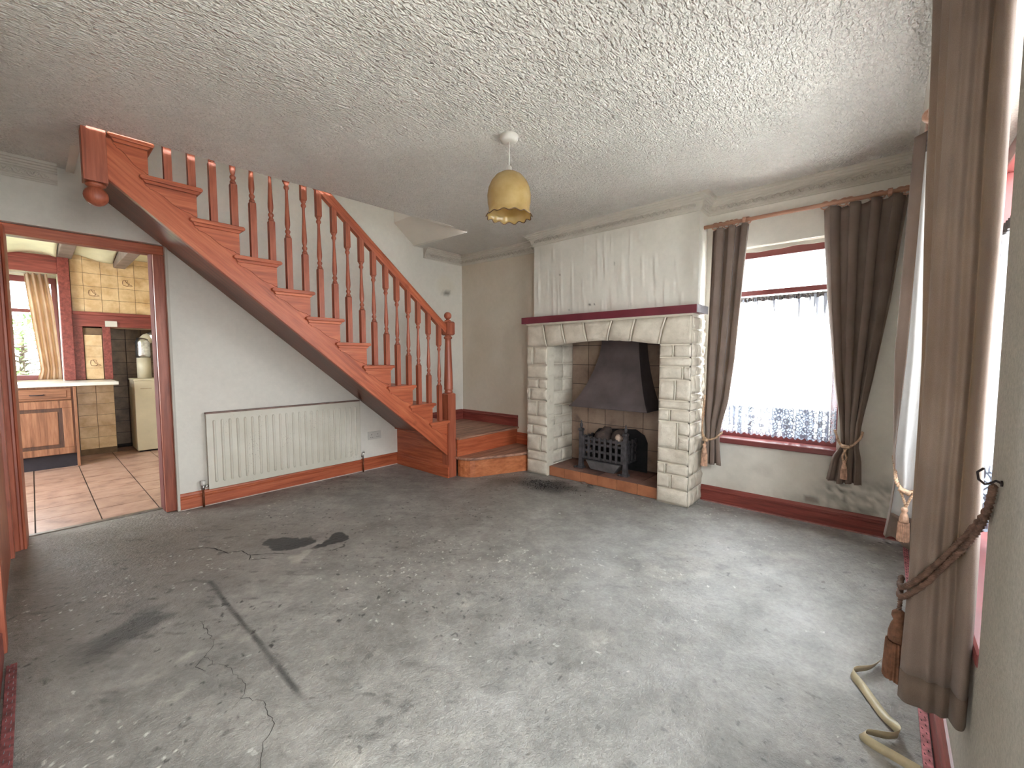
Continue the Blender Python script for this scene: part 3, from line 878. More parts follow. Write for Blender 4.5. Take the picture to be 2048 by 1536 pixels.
breast = grid_surface('wall_chimney_breast', uy, uz, br_pos, wall_cols(br_col, WALLC*1.0, 6.0), M['wall'],
    extra=[(((BX, BY0, 0), (XB+.02, BY0, 0), (XB+.02, BY0, 2.5), (BX, BY0, 2.5)), side), (((BX, BY1, 0), (XB+.02, BY1, 0), (XB+.02, BY1, 2.5), (BX, BY1, 2.5)), side)],
    label='chimney breast with wrinkled peeling off white wallpaper')

# ---------------- cornices
def cornice(name, p0, p1, nrm, m0=0, m1=0, label=''):
    """profile along p0->p1 (xy), nrm = direction into the room; m0/m1 mitre: +1 outer corner (longer), -1 inner"""
    p0 = Vector(p0); p1 = Vector(p1); nrm = Vector(nrm)
    d = (p1-p0).normalized(); L = (p1-p0).length
    prof = [(0.0, -0.118), (0.010, -0.118), (0.012, -0.110), (0.018, -0.106), (0.018, -0.098), (0.024, -0.094), (0.032, -0.062), (0.040, -0.056),
            (0.046, -0.056), (0.046, -0.048), (0.056, -0.044), (0.058, -0.034), (0.070, -0.030), (0.074, -0.020), (0.086, -0.018), (0.088, 0.0), (0.0, 0.0)]
    r = thing(name, label, None, (p0.x, p0.y, 2.30), kind='structure')
    g = G()
    n = max(2, int(L/0.3)); m = len(prof)
    vs = []; fs = []
    for j in range(n+1):
        for (o, dz) in prof:
            a = -m0*o; b = L + m1*o
            t = a + (b-a)*j/n
            q = p0 + d*t + nrm*o
            vs.append((q.x, q.y, float(HC(q.x, q.y)) + dz + 0.004))
    for j in range(n):
        for i in range(m):
            fs.append((j*m+i, j*m+(i+1) % m, (j+1)*m+(i+1) % m, (j+1)*m+i))
    fs.append(tuple(range(m))); fs.append(tuple(n*m+i for i in range(m-1, -1, -1)))
    g.add(vs, fs).build('moulding', M['cream_plaster'], r)
    # scrolled leaf relief in the hollow
    h = G(); k = 0; t = 0.03
    while t < L - 0.03:
        q = p0 + d*t + nrm*0.030
        z = float(HC(q.x, q.y)) - 0.076
        s = 1 if k % 2 else -1
        pts = []
        for a in range(9):
            th = a/8*2.2*math.pi*s
            rr = 0.0175*(1-a/12)
            c = q + d*(rr*math.cos(th)) + nrm*0.004
            pts.append((c.x, c.y, z + rr*math.sin(th)))
        h.tube(pts, [0.0062*(1-0.5*i/8) for i in range(9)], 5)
        t += 0.029; k += 1
    h.build('leaf_relief', M['cream_plaster'], r, smooth=True, kind='stuff')
    return r
cornice('trim_1', (BX, BY0), (BX, BY1), (-1, 0), 1, 1, 'moulded plaster cornice on the chimney breast')
cornice('trim_2', (XB, YC), (XB, BY0), (-1, 0), -1, 1, 'moulded plaster cornice above the far window curtains')
cornice('trim_3', (XB, BY1), (XB, YA), (-1, 0), 1, -1, 'moulded plaster cornice in the alcove by the stairs')
cornice('trim_4', (3.09, YA), (XB, YA), (0, -1), 0, -1, 'short moulded plaster cornice at the foot of the stairwell')
cornice('trim_5', (XD, YA), (0.17, YA), (0, -1), -1, 0, 'short moulded plaster cornice above the kitchen doorway')
cornice('trim_6', (0.35, YC), (XB, YC), (0, 1), 0, -1, 'moulded plaster cornice above the near window')
cornice('trim_7', (BX, BY0), (XB, BY0), (0, -1), 1, -1, 'short cornice return on the chimney breast side')
cornice('trim_8', (XD, 2.2), (XD, YA), (1, 0), 0, -1, 'moulded plaster cornice on the left wall')

# ---------------- baseboards
SK = [(0, 0), (0.020, 0), (0.020, 0.082), (0.016, 0.086), (0.020, 0.092), (0.020, 0.100), (0.012, 0.108), (0.010, 0.118), (0.006, 0.126), (0, 0.128)]
def skirting(name, p0, p1, nrm, mat, z=0.0, parent=None, h=1.0, label=None):
    p0 = Vector(p0); p1 = Vector(p1); nrm = Vector(nrm)
    vs = []; m = len(SK)
    for q in (p0, p1):
        for o, dz in SK:
            w = q + nrm*o
            vs.append((w.x, w.y, z + dz*h))
    fs = [(i, (i+1) % m, m+(i+1) % m, m+i) for i in range(m)] + [tuple(range(m)), tuple(range(2*m-1, m-1, -1))]
    o = G().add(vs, fs).build(name, mat, parent, label=label)
    if parent is None: o['kind'] = 'structure'
    return o
skirting('baseboard_back', (0.715, YA), (2.685, YA), (0, -1), M['wood_x'], label='orange stained baseboard below the radiator')
skirting('baseboard_right', (XB, YC), (XB, BY0-0.005), (-1, 0), M['maroon_wood_y'], label='maroon baseboard below the far window')
skirting('baseboard_front', (XD, YC), (XB-0.02, YC), (0, 1), M['maroon_wood_x'], label='maroon baseboard under the near window')
skirting('baseboard_left', (XD, YC), (XD, 2.60), (1, 0), M['maroon_wood_y'], label='maroon baseboard on the left wall')
def strip(name, x0, x1, y0, y1, mat):
    return G().box(x0, x1, y0, y1, 0, 0.006).build(name, mat, kind='structure')
# pale paint line along the floor at the stair side
strip('trim_9', 0.71, 2.67, 4.070, 4.079, plain('pale_floor_edge', srgb(206, 188, 178), 0.7, 0.1, 30))
strip('trim_10', 3.655, 3.668, -0.12, 1.10, plain('pink_floor_edge', srgb(168, 118, 112), 0.7, 0.2, 30))

# carpet gripper rods (with nails)
def gripper(name, label, axis, a, b, o0, o1, mat, n):
    r = thing(name, label, 'gripper rod', ((o0+o1)/2, a, 0.0) if axis == 'y' else (a, (o0+o1)/2, 0.0))
    gg = G()
    if axis == 'y': gg.box(o0, o1, a, b, 0.002, 0.010)
    else: gg.box(a, b, o0, o1, 0.002, 0.010)
    gg.build('batten', mat, r, bevel=0.001)
    h = G()
    for k in range(n):
        t = a + (b-a)*(k+0.5)/n; o = lerp(o0, o1, 0.3 if k % 2 else 0.7)
        p = (o, t) if axis == 'y' else (t, o)
        q = (p[0]+0.002, p[1]+0.004, 0.017) if axis == 'y' else (p[0]-0.004, p[1]+0.003, 0.017)
        h.tube([(p[0], p[1], 0.009), q], [0.0014, 0.0006], 4)
    h.build('nails', M['black_iron'], r, kind='stuff')
gripper('carpet_gripper', 'pink carpet gripper rod with nails below the near curtain', 'x', 0.6, 3.55, -0.156, -0.133, M['gripper'], 150)
gripper('carpet_gripper', 'dull red carpet gripper rod along the left wall', 'y', 0.6, 2.50, -0.122, -0.094, M['gripper_dull'], 90)

# ================================================================== DOORWAYS
d1 = thing('door_1', 'orange stained frame of the kitchen doorway', None, (0.27, 4.2, 0), kind='structure')
# right post: front face and deep jamb
G().box(0.635, 0.70, 4.125, 4.165, 0, 1.9675).build('architrave', M['wood_z'], d1, bevel=0.004)
G().box(0.632, 0.70, 4.165, 4.31, 0, 2.00).build('jamb', wood('jamb_dark_stain', srgb(88, 40, 36), srgb(112, 54, 48), srgb(128, 66, 56), 'z', rough=0.85, knots=False), d1, bevel=0.002)
G().box(-0.15, 0.70, 4.125, 4.165, 1.968, 2.035).build('head_architrave', M['wood_x'], d1, bevel=0.004)
G().box(-0.15, 0.632, 4.165, 4.31, 1.985, 2.035).build('head_jamb', M['maroon_wood_x'], d1, bevel=0.002)
gl_ = G()
gl_.prism([(-0.15, 3.99), (-0.105, 3.985), (-0.100, 4.00), (-0.090, 4.00), (-0.085, 3.992), (-0.075, 4.00), (-0.070, 4.05), (-0.068, 4.31), (-0.15, 4.31)], 'z', 0, 2.0)
gl_.build('left_post', M['wood_z'], d1)
G().box(0.70, 0.716, 4.08, 4.10, 0, 2.05).build('plaster_edge', M['cream_plaster'], d1)
G().box(-0.07, 0.635, 4.255, 4.295, -0.004, 0.006).build('threshold_strip', plain('dull_metal_threshold', srgb(128, 118, 108), 0.4, 0.2, 20, metal=0.4), d1, bevel=0.002)
d2 = thing('door_2', 'orange stained door casing at the left edge', None, (-0.13, 2.68, 0), kind='structure')
G().box(-0.15, -0.122, 2.63, 2.72, 0, 2.05).build('architrave', M['wood_z'], d2, bevel=0.003)
G().box(-0.15, -0.122, 3.86, 3.95, 0, 2.05).build('architrave', M['wood_z'], d2, bevel=0.003)
G().box(-0.15, -0.122, 2.63, 3.95, 1.98, 2.05).build('head_architrave', M['wood_y'], d2, bevel=0.003)
G().box(-0.149, -0.138, 2.72, 3.86, 0.01, 1.98).build('door_leaf', M['wood_z'], d2, bevel=0.002)

# ================================================================== STAIRCASE
YF = 3.22
XN = lambda k: 2.757 - 0.223*k
ZT = lambda k: 0.577 + 0.1843*k
RX = lambda k: XN(k) - 0.03
ZLOW = lambda x: 0.237 + 0.825*(2.67-x)
ZSOF = lambda x: 0.376 + 0.8265*(2.701-x)
KT = 10
st = thing('staircase', 'orange stained pine staircase with turned balusters rising along the wall', 'staircase', (2.0, 3.6, 0))
# cut string
top = [(2.70, 0.397)]
for k in range(0, KT+1):
    xr = min(RX(k), 2.70)
    top += [(xr, ZT(k)-0.028)]
    top += [(max(RX(k+1), 0.32), ZT(k)-0.028)]
poly = [(2.70, ZLOW(2.70)), (2.70, ZT(0)-0.028)]
for k in range(0, KT+1):
    xr = max(RX(k+1), 0.32)
    poly += [(xr, ZT(k)-0.028), (xr, (ZT(k+1)-0.028) if k < KT else ZT(k)-0.028)]
poly = poly[:-1]
poly += [(0.32, ZLOW(0.32))]
G().prism(poly, 'y', YF, YF+0.035).build('string_board', M['wood_slope'], st, bevel=0.002)
# treads with return nosing, cove moulding, risers and fretted brackets
for k in range(KT+1):
    xn = min(XN(k), 2.70); xl = XN(k)-0.295; z = ZT(k)
    if k == KT: xl = 0.33
    n8 = [(xl+0.010, z), (xn-0.008, z), (xn, z-0.008), (xn, z-0.018), (xn-0.008, z-0.026), (xl+0.010, z-0.026), (xl, z-0.018), (xl, z-0.008)]
    xr = max(RX(k+1), 0.33)
    n9 = [(xr, z), (xn-0.008, z), (xn, z-0.008), (xn, z-0.018), (xn-0.008, z-0.026), (xr, z-0.026)]
    t = G().prism(n8, 'y', 3.190, 3.226).prism(n9, 'y', 3.226, YA-0.002).build('tread', M['wood_x'], st, bevel=0.004)
    cv = [(xl+0.016, z-0.026), (xn-0.016, z-0.026), (xn-0.022, z-0.034), (xn-0.030, z-0.044), (xl+0.026, z-0.044), (xl+0.018, z-0.034)]
    G().prism(cv, 'y', 3.199, 3.224).build('cove_moulding', M['wood_x'], t, bevel=0.002)
    if k == 0:
        pass
    zb = 0.397 if k == 0 else ZT(k-1)
    G().box(RX(k)-0.018 if k else 2.66, RX(k) if k else 2.69, YF+0.03, YA-0.002, zb, z-0.026).build('riser', M['wood_y'], st)
    # bracket
    x1 = min(RX(k), 2.683); zt = z-0.044; zbm = (0.425 if k == 0 else ZT(k-1)+0.004)
    x0 = xl+0.022
    shp = [(0.0, 0), (0.03, -0.09), (0.075, -0.11), (0.10, -0.19), (0.15, -0.20), (0.24, -0.26), (0.34, -0.36), (0.45, -0.52), (0.55, -0.66), (0.66, -0.76), (0.78, -0.83), (0.88, -0.87), (0.92, -0.94), (0.97, -0.95), (1.0, -1.0)]
    pl = [(x0 + (x1-x0)*a, zt + (zt-zbm)*b) for a, b in shp] + [(x1, zt)]
    G().prism(pl, 'y', 3.2135, 3.222).build('fretted_bracket', M['wood_x'], st, bevel=0.001)
# balusters
RT = lambda x: 1.529 + 0.8327*(2.689-x)       # top of rail
BAL = [(0.0135, -0.180), (0.0185, -0.186), (0.0185, -0.192), (0.0115, -0.200), (0.0175, -0.212), (0.0185, -0.218), (0.0175, -0.224), (0.011, -0.234), (0.0098, -0.250), (0.0105, -0.29),
       (0.0125, -0.34), (0.0155, -0.40), (0.0180, -0.45), (0.0182, -0.475), (0.0145, -0.498), (0.0105, -0.508), (0.0175, -0.518), (0.0182, -0.524), (0.0175, -0.530), (0.0115, -0.540), (0.0150, -0.548), (0.0185, -0.554), (0.0185, -0.560), (0.0135, -0.567)]
def baluster_mesh(low):
    g = G()
    h = 0.019
    g.sqlathe((0, 0, 0), [(h*0.75, -0.186), (h, -0.176), (h, 0.03)])
    g.lathe((0, 0, 0), [(r*0.98, z) for r, z in BAL][::-1], 12)
    g.sqlathe((0, 0, 0), [(h, -low), (h, -0.572), (h*0.75, -0.562)])
    o = g.build('baluster', M['wood_z'], st, loc=(0, 0, 0))
    me = o.data
    bpy.data.objects.remove(o)
    for p in me.polygons:
        p.use_smooth = len(p.vertices) == 4 and abs(p.normal.z) < 0.99 and p.area < 0.0011
    return me
BM = {}
YBAL = 3.246
for k in range(KT):
    for off in ((0.045, 0.160) if k else (0.143,)):
        x = XN(k) - off
        zr = RT(x) - 0.10
        low = zr - ZT(k)
        key = round(low, 2)
        if key not in BM: BM[key] = baluster_mesh(low)
        place('baluster', BM[key], st, (x, YBAL, zr))
# handrail
g = G()
prof = [(-0.022, -0.10), (0.022, -0.10), (0.024, -0.078), (0.032, -0.066), (0.033, -0.040), (0.026, -0.018), (0.012, -0.004), (0, 0), (-0.012, -0.004), (-0.026, -0.018), (-0.033, -0.040), (-0.032, -0.066), (-0.024, -0.078)]
vs = []
for x in (0.32, 2.70):
    for dy, dz in prof: vs.append((x, YBAL+dy, RT(x)+dz))
m = len(prof)
g.add(vs, [(i, (i+1) % m, m+(i+1) % m, m+i) for i in range(m)] + [tuple(range(m)), tuple(range(2*m-1, m-1, -1))])
g.build('handrail', M['wood_slope'], st, smooth=False)
# lower newel
NX, NY = 2.7315, 3.2475
nw = G()
nw.sqlathe((NX, NY, 0), [(0.0485, 0.0), (0.0485, 0.832), (0.038, 0.842)])
nw.lathe((NX, NY, 0), [(0.036, 0.838), (0.041, 0.848), (0.041, 0.858), (0.036, 0.866), (0.044, 0.878), (0.045, 0.888), (0.042, 0.900), (0.044, 0.915), (0.042, 0.99), (0.034, 1.25), (0.030, 1.35), (0.029, 1.372), (0.040, 1.380), (0.042, 1.388), (0.040, 1.396), (0.030, 1.404), (0.028, 1.414), (0.036, 1.42)], 20)
nw.sqlathe((NX, NY, 0), [(0.036, 1.412), (0.0475, 1.424), (0.0475, 1.536), (0.038, 1.548)])
nwo = nw.build('newel_post', M['wood_z'], st)
for p in nwo.data.polygons: p.use_smooth = len(p.vertices) == 4 and abs(p.normal.z) < 0.99 and p.area < 0.004 and p.area < 0.0045
def ball(g, c, r, n=16, m=10):
    pr = [(max(1e-4, r*math.sin(math.pi*i/m)), -r*math.cos(math.pi*i/m)) for i in range(m+1)]
    return g.lathe(c, pr, n, cap=False)
bf = G()
bf.lathe((NX, NY, 1.546), [(0.034, 0), (0.036, 0.004), (0.030, 0.012), (0.017, 0.018), (0.016, 0.030)], 16)
ball(bf, (NX, NY, 1.604), 0.037)
bf.build('ball_finial', M['wood_z'], nwo, smooth=True)
# upper newel with drop ball
UX, UY = 0.2765, 3.2485
un = G().sqlathe((UX, UY, 0), [(0.0485, 2.140), (0.0485, 3.4)]).build('newel_post', M['wood_z'], st, bevel=0.003)
db = G()
db.lathe((UX, UY, 2.14), [(0.036, 0.0), (0.042, -0.006), (0.042, -0.014), (0.030, -0.022), (0.026, -0.030)][::-1], 18)
ball(db, (UX, UY, 2.072), 0.052)
db.build('drop_finial', M['wood_z'], un, smooth=True)
# soffit boarding under the flight
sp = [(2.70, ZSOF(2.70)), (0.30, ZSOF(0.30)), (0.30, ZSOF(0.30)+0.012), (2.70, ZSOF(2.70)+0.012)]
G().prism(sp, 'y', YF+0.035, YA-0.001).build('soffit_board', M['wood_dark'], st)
# panelled end under the lowest tread, with its own skirting
G().box(2.690, 2.705, 3.29, YA-0.001, 0, 0.42).build('end_panel', M['wood_y'], st)
skirting('end_skirting', (2.690, 3.198), (2.690, YA-0.001), (-1, 0), M['wood_y'], parent=st)
# quarter landing (second step) and bullnose bottom step
land = G()
n8 = [(3.150, 0.397), (3.140, 0.390), (3.140, 0.378), (3.150, 0.371), (YA-0.002, 0.371), (YA-0.002, 0.397)]
lo = G().prism(n8, 'x', 2.776, XB-0.002).build('landing_board', M['wood_worn'], st, bevel=0.002)
G().box(2.776, XB-0.002, 3.168, 3.186, 0.195, 0.371).build('landing_riser', M['wood_x'], st)
step = [(2.78, 3.30), (2.765, 3.22), (2.768, 3.15), (2.782, 3.085), (2.812, 3.03), (2.856, 2.992), (2.91, 2.968), (3.02, 2.923), (3.20, 2.848), (3.385, 2.770), (XB-0.002, 2.770), (XB-0.002, 3.19), (2.79, 3.19)]
G().prism(step, 'z', 0.175, 0.202).build('bottom_step_board', M['wood_worn'], st, bevel=0.007, seg=3)
cxx, cyy = 3.05, 3.1
rise = [(2.80, 3.26)] + [(x + 0.026*(1 if x < 2.83 else 0.5), y + 0.024) for x, y in step[1:9]] + [(3.40, 2.792), (XB-0.002, 2.792), (XB-0.002, 3.18), (2.80, 3.18)]
rise = [(2.795, 3.19), (2.793, 3.15), (2.805, 3.10), (2.834, 3.052), (2.872, 3.020), (2.92, 2.998), (3.03, 2.953), (3.21, 2.878), (3.40, 2.797), (XB-0.002, 2.797), (XB-0.002, 3.19)]
G().prism(rise, 'z', 0.0, 0.176).build('bottom_step_riser', wood('step_pine', srgb(150, 82, 48), srgb(186, 112, 70), srgb(206, 134, 90), 'x', knots=False, scale=0.5), st)
skirting('landing_skirting', (2.79, YA-0.001), (XB-0.02, YA-0.001), (0, -1), M['maroon_wood_x'], z=0.397, parent=st)
skirting('landing_skirting', (XB-0.001, 3.155), (XB-0.001, YA-0.001), (-1, 0), M['maroon_wood_y'], z=0.397, parent=st)
skirting('step_skirting', (XB-0.001, 2.78), (XB-0.001, 3.165), (-1, 0), M['wood_y'], z=0.202, parent=st)

# ================================================================== RADIATOR AND SOCKET
rd = thing('radiator', 'long cream panel radiator below the stairs with scuffed ribs', 'radiator', (1.55, 4.05, 0.0))
RX0, RX1, RZ0, RZ1, RY = 0.895, 2.215, 0.137, 0.748, 4.035
pn = G().box(RX0, RX1, RY, RY+0.012, RZ0, RZ1).build('front_panel', M['radiator'], rd, bevel=0.004)
rib = G()
def ribfn(u, v):
    zz = -0.255 + 0.51*v
    e = min(1.0, (0.255-abs(zz))/0.018)
    e = math.sqrt(max(0, e*(2-e)))
    a = math.pi*u
    return (-0.0105*math.cos(a)*max(e, 0.05), -0.0125*math.sin(a)*e, zz)
vv = [0, 0.008, 0.02, 0.036, 0.06, 0.3, 0.5, 0.7, 0.94, 0.964, 0.98, 0.992, 1.0]
nr = 6
pts = [[ribfn(i/nr, v) for i in range(nr+1)] for v in vv]
rib.add([p for row in pts for p in row], [(j*(nr+1)+i, j*(nr+1)+i+1, (j+1)*(nr+1)+i+1, (j+1)*(nr+1)+i) for j in range(len(vv)-1) for i in range(nr)])
ro = rib.build('rib', M['radiator'], rd, smooth=True, loc=(0, 0, 0), recalc=False)
rme = ro.data; bpy.data.objects.remove(ro)
for k in range(23):
    x = RX0 + 0.054 + k*(RX1-RX0-0.108)/22
    place('rib', rme, pn, (x, RY+0.0005, (RZ0+RZ1)/2))
G().box(RX0+0.02, RX1-0.02, RY+0.012, RY+0.05, RZ0+0.03, RZ1-0.012).build('convector_back', M['white_metal'], rd)
G().box(RX0+0.002, RX1-0.002, RY+0.001, RY+0.05, RZ1-0.002, RZ1+0.010).build('top_edge', plain('brown_top_edge', srgb(132, 106, 96), 0.6, 0.2, 20), rd)  # brownish strip along the top of the radiator
v1 = G()
v1.tube([(RX0+0.01, RY+0.02, 0.165), (RX0-0.03, RY+0.02, 0.165)], 0.010, 10)
v1.tube([(RX0-0.035, RY+0.02, 0.140), (RX0-0.035, RY+0.02, 0.178)], 0.012, 10)
v1o = v1.build('valve', M['chrome'], rd, smooth=True)
G().lathe((RX0-0.035, RY+0.02, 0.178), [(0.016, 0), (0.019, 0.006), (0.019, 0.030), (0.015, 0.036)], 14).build('valve_cap', M['white_plastic'], v1o, smooth=True)
G().tube([(RX0-0.035, RY+0.02, 0.140), (RX0-0.035, RY+0.02, 0.0)], 0.0075, 10).build('supply_pipe', M['copper'], rd, smooth=True)
v2 = G()
v2.tube([(RX1-0.01, RY+0.02, 0.165), (RX1+0.03, RY+0.02, 0.165)], 0.008, 10)
v2.tube([(RX1+0.03, RY+0.02, 0.135), (RX1+0.03, RY+0.02, 0.20), (RX1+0.045, RY+0.02, 0.205)], 0.008, 10)
v2.build('valve', M['chrome'], rd, smooth=True)
G().tube([(RX1+0.03, RY+0.02, 0.140), (RX1+0.03, RY+0.02, 0.0)], 0.0075, 10).build('supply_pipe', M['copper'], rd, smooth=True)

sk = thing('wall_socket', 'double power socket on the wall between radiator and stairs', 'socket', (2.405, 4.095, 0.318))
pl = G().box(2.328, 2.482, 4.088, 4.0995, 0.318, 0.402).build('face_plate', M['white_plastic'], sk, bevel=0.003)
for cxs in (2.368, 2.442):
    for dx, dz, w, h in ((0, 0.018, 0.004, 0.012), (-0.011, -0.010, 0.010, 0.004), (0.011, -0.010, 0.010, 0.004)):
        G().box(cxs+dx-w/2, cxs+dx+w/2, 4.0865, 4.0885, 0.352+dz-h/2, 0.352+dz+h/2).build('pin_slot', M['dark_slot'], pl)
    G().box(cxs+0.012, cxs+0.022, 4.0845, 4.0885, 0.382, 0.396).build('switch', M['white_plastic'], pl, bevel=0.001)

# ================================================================== FIREPLACE
fp = thing('fireplace', 'cream painted stone fireplace surround with burgundy mantel shelf', 'fireplace', (3.45, 1.94, 0))
SX = 3.38
def stone_mesh(corners, depth, seed, fdir, nu=6, nv=5, pil=0.010):
    """corners: 4 world points (face plane, ccw), fdir: outward normal; front is pillowed and rough"""
    c = [Vector(p) for p in corners]; n = Vector(fdir)
    rng = random.Random(seed)
    ph = [rng.uniform(0, 6.28) for _ in range(6)]
    vs = []; 
    for j in range(nv+1):
        v = j/nv
        for i in range(nu+1):
            u = i/nu
            # keep a crisp rim
            uu = 0.5-0.5*math.cos(math.pi*u) if 0 < i < nu else u
            p = c[0]*(1-uu)*(1-v) + c[1]*uu*(1-v) + c[2]*uu*v + c[3]*(1-uu)*v
            e = min(u, 1-u, v, 1-v)
            h = pil*min(1, e*5.5)
            if e > 0:
                h += 0.006*math.sin(7*u+ph[0])*math.sin(6*v+ph[1]) + rng.uniform(-0.0035, 0.0045)
            else:
                tang = (c[1]-c[0]).normalized(); bit = (c[3]-c[0]).normalized()
                p = p + tang*rng.uniform(-0.002, 0.002) + bit*rng.uniform(-0.002, 0.002)
            vs.append(p + n*h)
    fs = [(j*(nu+1)+i, j*(nu+1)+i+1, (j+1)*(nu+1)+i+1, (j+1)*(nu+1)+i) for j in range(nv) for i in range(nu)]
    rim = [i for i in range(nu+1)] + [j*(nu+1)+nu for j in range(1, nv+1)] + [nv*(nu+1)+i for i in range(nu-1, -1, -1)] + [j*(nu+1) for j in range(nv-1, 0, -1)]
    b = len(vs)
    for r in rim: vs.append(Vector(vs[r]) - n*(depth+0.0))
    k = len(rim)
    fs += [(rim[i], b+i, b+(i+1) % k, rim[(i+1) % k]) for i in range(k)]
    return vs, fs
SEED = [100]
def stone(corners, fdir, parent, depth=0.03, pil=0.010):
    SEED[0] += 1
    vs, fs = stone_mesh(corners, depth, SEED[0], fdir, pil=pil)
    o = G().add(vs, fs).build('stone', M['stone'], parent, smooth=True)
    return o
J = 0.0055
def stone_yz(ya, yb, za, zb, X=SX, parent=None):
    # face toward -X; ya > yb (left to right)
    return stone([(X, ya-J, za+J), (X, yb+J, za+J), (X, yb+J, zb-J), (X, ya-J, zb-J)], (-1, 0, 0), parent)
def bead(pts, parent, r=0.006):
    return G().tube(pts, r, 6).build('mortar_bead', M['mortar'], parent, smooth=True)
# left pillar
lp = G().box(SX+0.006, BX+0.005, 2.512, 2.768, 0, 1.30).build('left_pillar', M['mortar'], fp)
rowsL = [0.0, 0.138, 0.233, 0.403, 0.502, 0.594, 0.757, 0.879, 0.978, 1.118, 1.299]
jL = {2: 2.589, 3: 2.696, 5: 2.633, 6: 2.727, 7: 2.62, 9: 2.688}
for r in range(len(rowsL)-1):
    za, zb = rowsL[r], rowsL[r+1]
    cuts = [2.770] + ([jL[r]] if r in jL else []) + [2.510]
    for a, b in zip(cuts[:-1], cuts[1:]): stone_yz(a, b, za, zb, parent=lp)
    if r in jL: bead([(SX-0.007, jL[r]+0.004, za+0.006), (SX-0.009, jL[r]-0.002, (za+zb)/2), (SX-0.007, jL[r]+0.002, zb-0.004)], lp)
# inner face of the left pillar (faces -y)
G().box(SX+0.006, 3.852, 2.5215, 2.535, 0, 1.40).build('reveal_backing', M['mortar'], lp)
for r, (za, zb) in enumerate(zip([0.1, 0.233, 0.36, 0.502, 0.594, 0.70, 0.84, 0.978, 1.13], [0.233, 0.36, 0.502, 0.594, 0.70, 0.84, 0.978, 1.13, 1.32])):
    cuts = [3.386, 3.58 + 0.09*((r*37) % 5 - 2)/2, 3.85] if r % 2 else [3.386, 3.66, 3.85]
    for a, b in zip(cuts[:-1], cuts[1:]):
        stone([(a+J, 2.520, za+J), (b-J, 2.520, za+J), (b-J, 2.520, zb-J), (a+J, 2.520, zb-J)], (0, -1, 0), lp, pil=0.007)
# right pillar
rp = G().box(SX+0.006, BX+0.005, 1.127, 1.378, 0, 1.30).build('right_pillar', M['mortar'], fp)
rowsR = [0.0, 0.127, 0.246, 0.334, 0.453, 0.677, 0.776, 0.848, 1.015, 1.120, 1.193, 1.295]
jR = {1: 1.266, 2: 1.311, 5: 1.284, 7: 1.244, 8: 1.186, 10: 1.266}
for r in range(len(rowsR)-1):
    za, zb = rowsR[r], rowsR[r+1]
    if r == 4:
        stone_yz(1.380, 1.217, za, zb, parent=rp)
        stone_yz(1.217, 1.124, za, 0.571, parent=rp); stone_yz(1.217, 1.124, 0.571, zb, parent=rp)
        bead([(SX-0.007, 1.219, za+0.006), (SX-0.009, 1.215, (za+zb)/2), (SX-0.007, 1.217, zb-0.004)], rp)
        continue
    cuts = [1.380] + ([jR[r]] if r in jR else []) + [1.124]
    for a, b in zip(cuts[:-1], cuts[1:]): stone_yz(a, b, za, zb, parent=rp)
    if r in jR: bead([(SX-0.007, jR[r]+0.003, za+0.006), (SX-0.009, jR[r]-0.002, (za+zb)/2), (SX-0.007, jR[r]+0.002, zb-0.004)], rp)
# side of the right pillar (faces -y, towards the window)
rs = [0.0, 0.13, 0.25, 0.42, 0.558, 0.67, 0.769, 0.842, 0.903, 1.049, 1.121, 1.193, 1.30, 1.412, 1.511]
G().box(SX+0.006, XB, 1.126, 1.14, 0, 1.52).build('side_backing', M['mortar'], rp)
for r, (za, zb) in enumerate(zip(rs[:-1], rs[1:])):
    cuts = [3.384, 3.46 + 0.06*((r*29) % 7)/6, 3.58 + 0.05*((r*13) % 5)/4, XB-0.024 if za < 0.13 else XB-0.001]
    if r % 3 == 1: cuts = [3.384, 3.53, XB-0.024 if za < 0.13 else XB-0.001]
    for a, b in zip(cuts[:-1], cuts[1:]):
        stone([(a+J, 1.121, za+J), (b-J, 1.121, za+J), (b-J, 1.121, zb-J), (a+J, 1.121, zb-J)], (0, -1, 0), rp, pil=0.007)
# arch of voussoirs
arch_z = lambda y: 1.297 + 0.045*(1-((y-1.945)/0.566)**2)
ys = np.linspace(2.512, 1.378, 25)
poly = [(y, arch_z(y)+0.006) for y in ys] + [(1.127, 1.30), (1.127, 1.52), (2.768, 1.52), (2.768, 1.30)]
ao = G().prism(poly, 'x', SX+0.006, BX+0.005).build('arch', M['mortar'], fp)
div = [((2.768, 1.520), (2.768, 1.299)), ((2.565, 1.520), (2.516, 1.299)), ((2.341, 1.520), (2.296, 1.322)), ((2.099, 1.520), (2.062, 1.338)),
       ((1.809, 1.520), (1.851, 1.341)), ((1.594, 1.520), (1.634, 1.328)), ((1.332, 1.520), (1.384, 1.299)), ((1.124, 1.520), (1.124, 1.297))]
for i, ((ta, tb), (ua, ub)) in enumerate(zip(div[:-1], div[1:])):
    a, b = ta, ua
    stone([(SX, tb[0]-J, tb[1]+J*0.6), (SX, ub[0]+J, ub[1]+J*0.6), (SX, ua[0]+J, ua[1]-J), (SX, ta[0]-J, ta[1]-J)], (-1, 0, 0), ao)
    if i: bead([(SX-0.008, ta[0], ta[1]-0.004), (SX-0.010, (ta[0]+tb[0])/2+0.006, (ta[1]+tb[1])/2), (SX-0.008, tb[0], tb[1]+0.006)], ao, 0.0078)
# mantel shelf
ms = G().box(3.352, BX+0.06, 1.085, 2.822, 1.534, 1.598).build('mantel_shelf', M['mantel'], fp, bevel=0.002)
G().box(3.353, XB-0.10, 1.074, 1.0849, 1.536, 1.596).build('shelf_end', M['mantel_end'], ms)
G().box(SX-0.012, BX, 1.12, 2.775, 1.518, 1.534).build('shelf_bed', M['mortar'], fp)
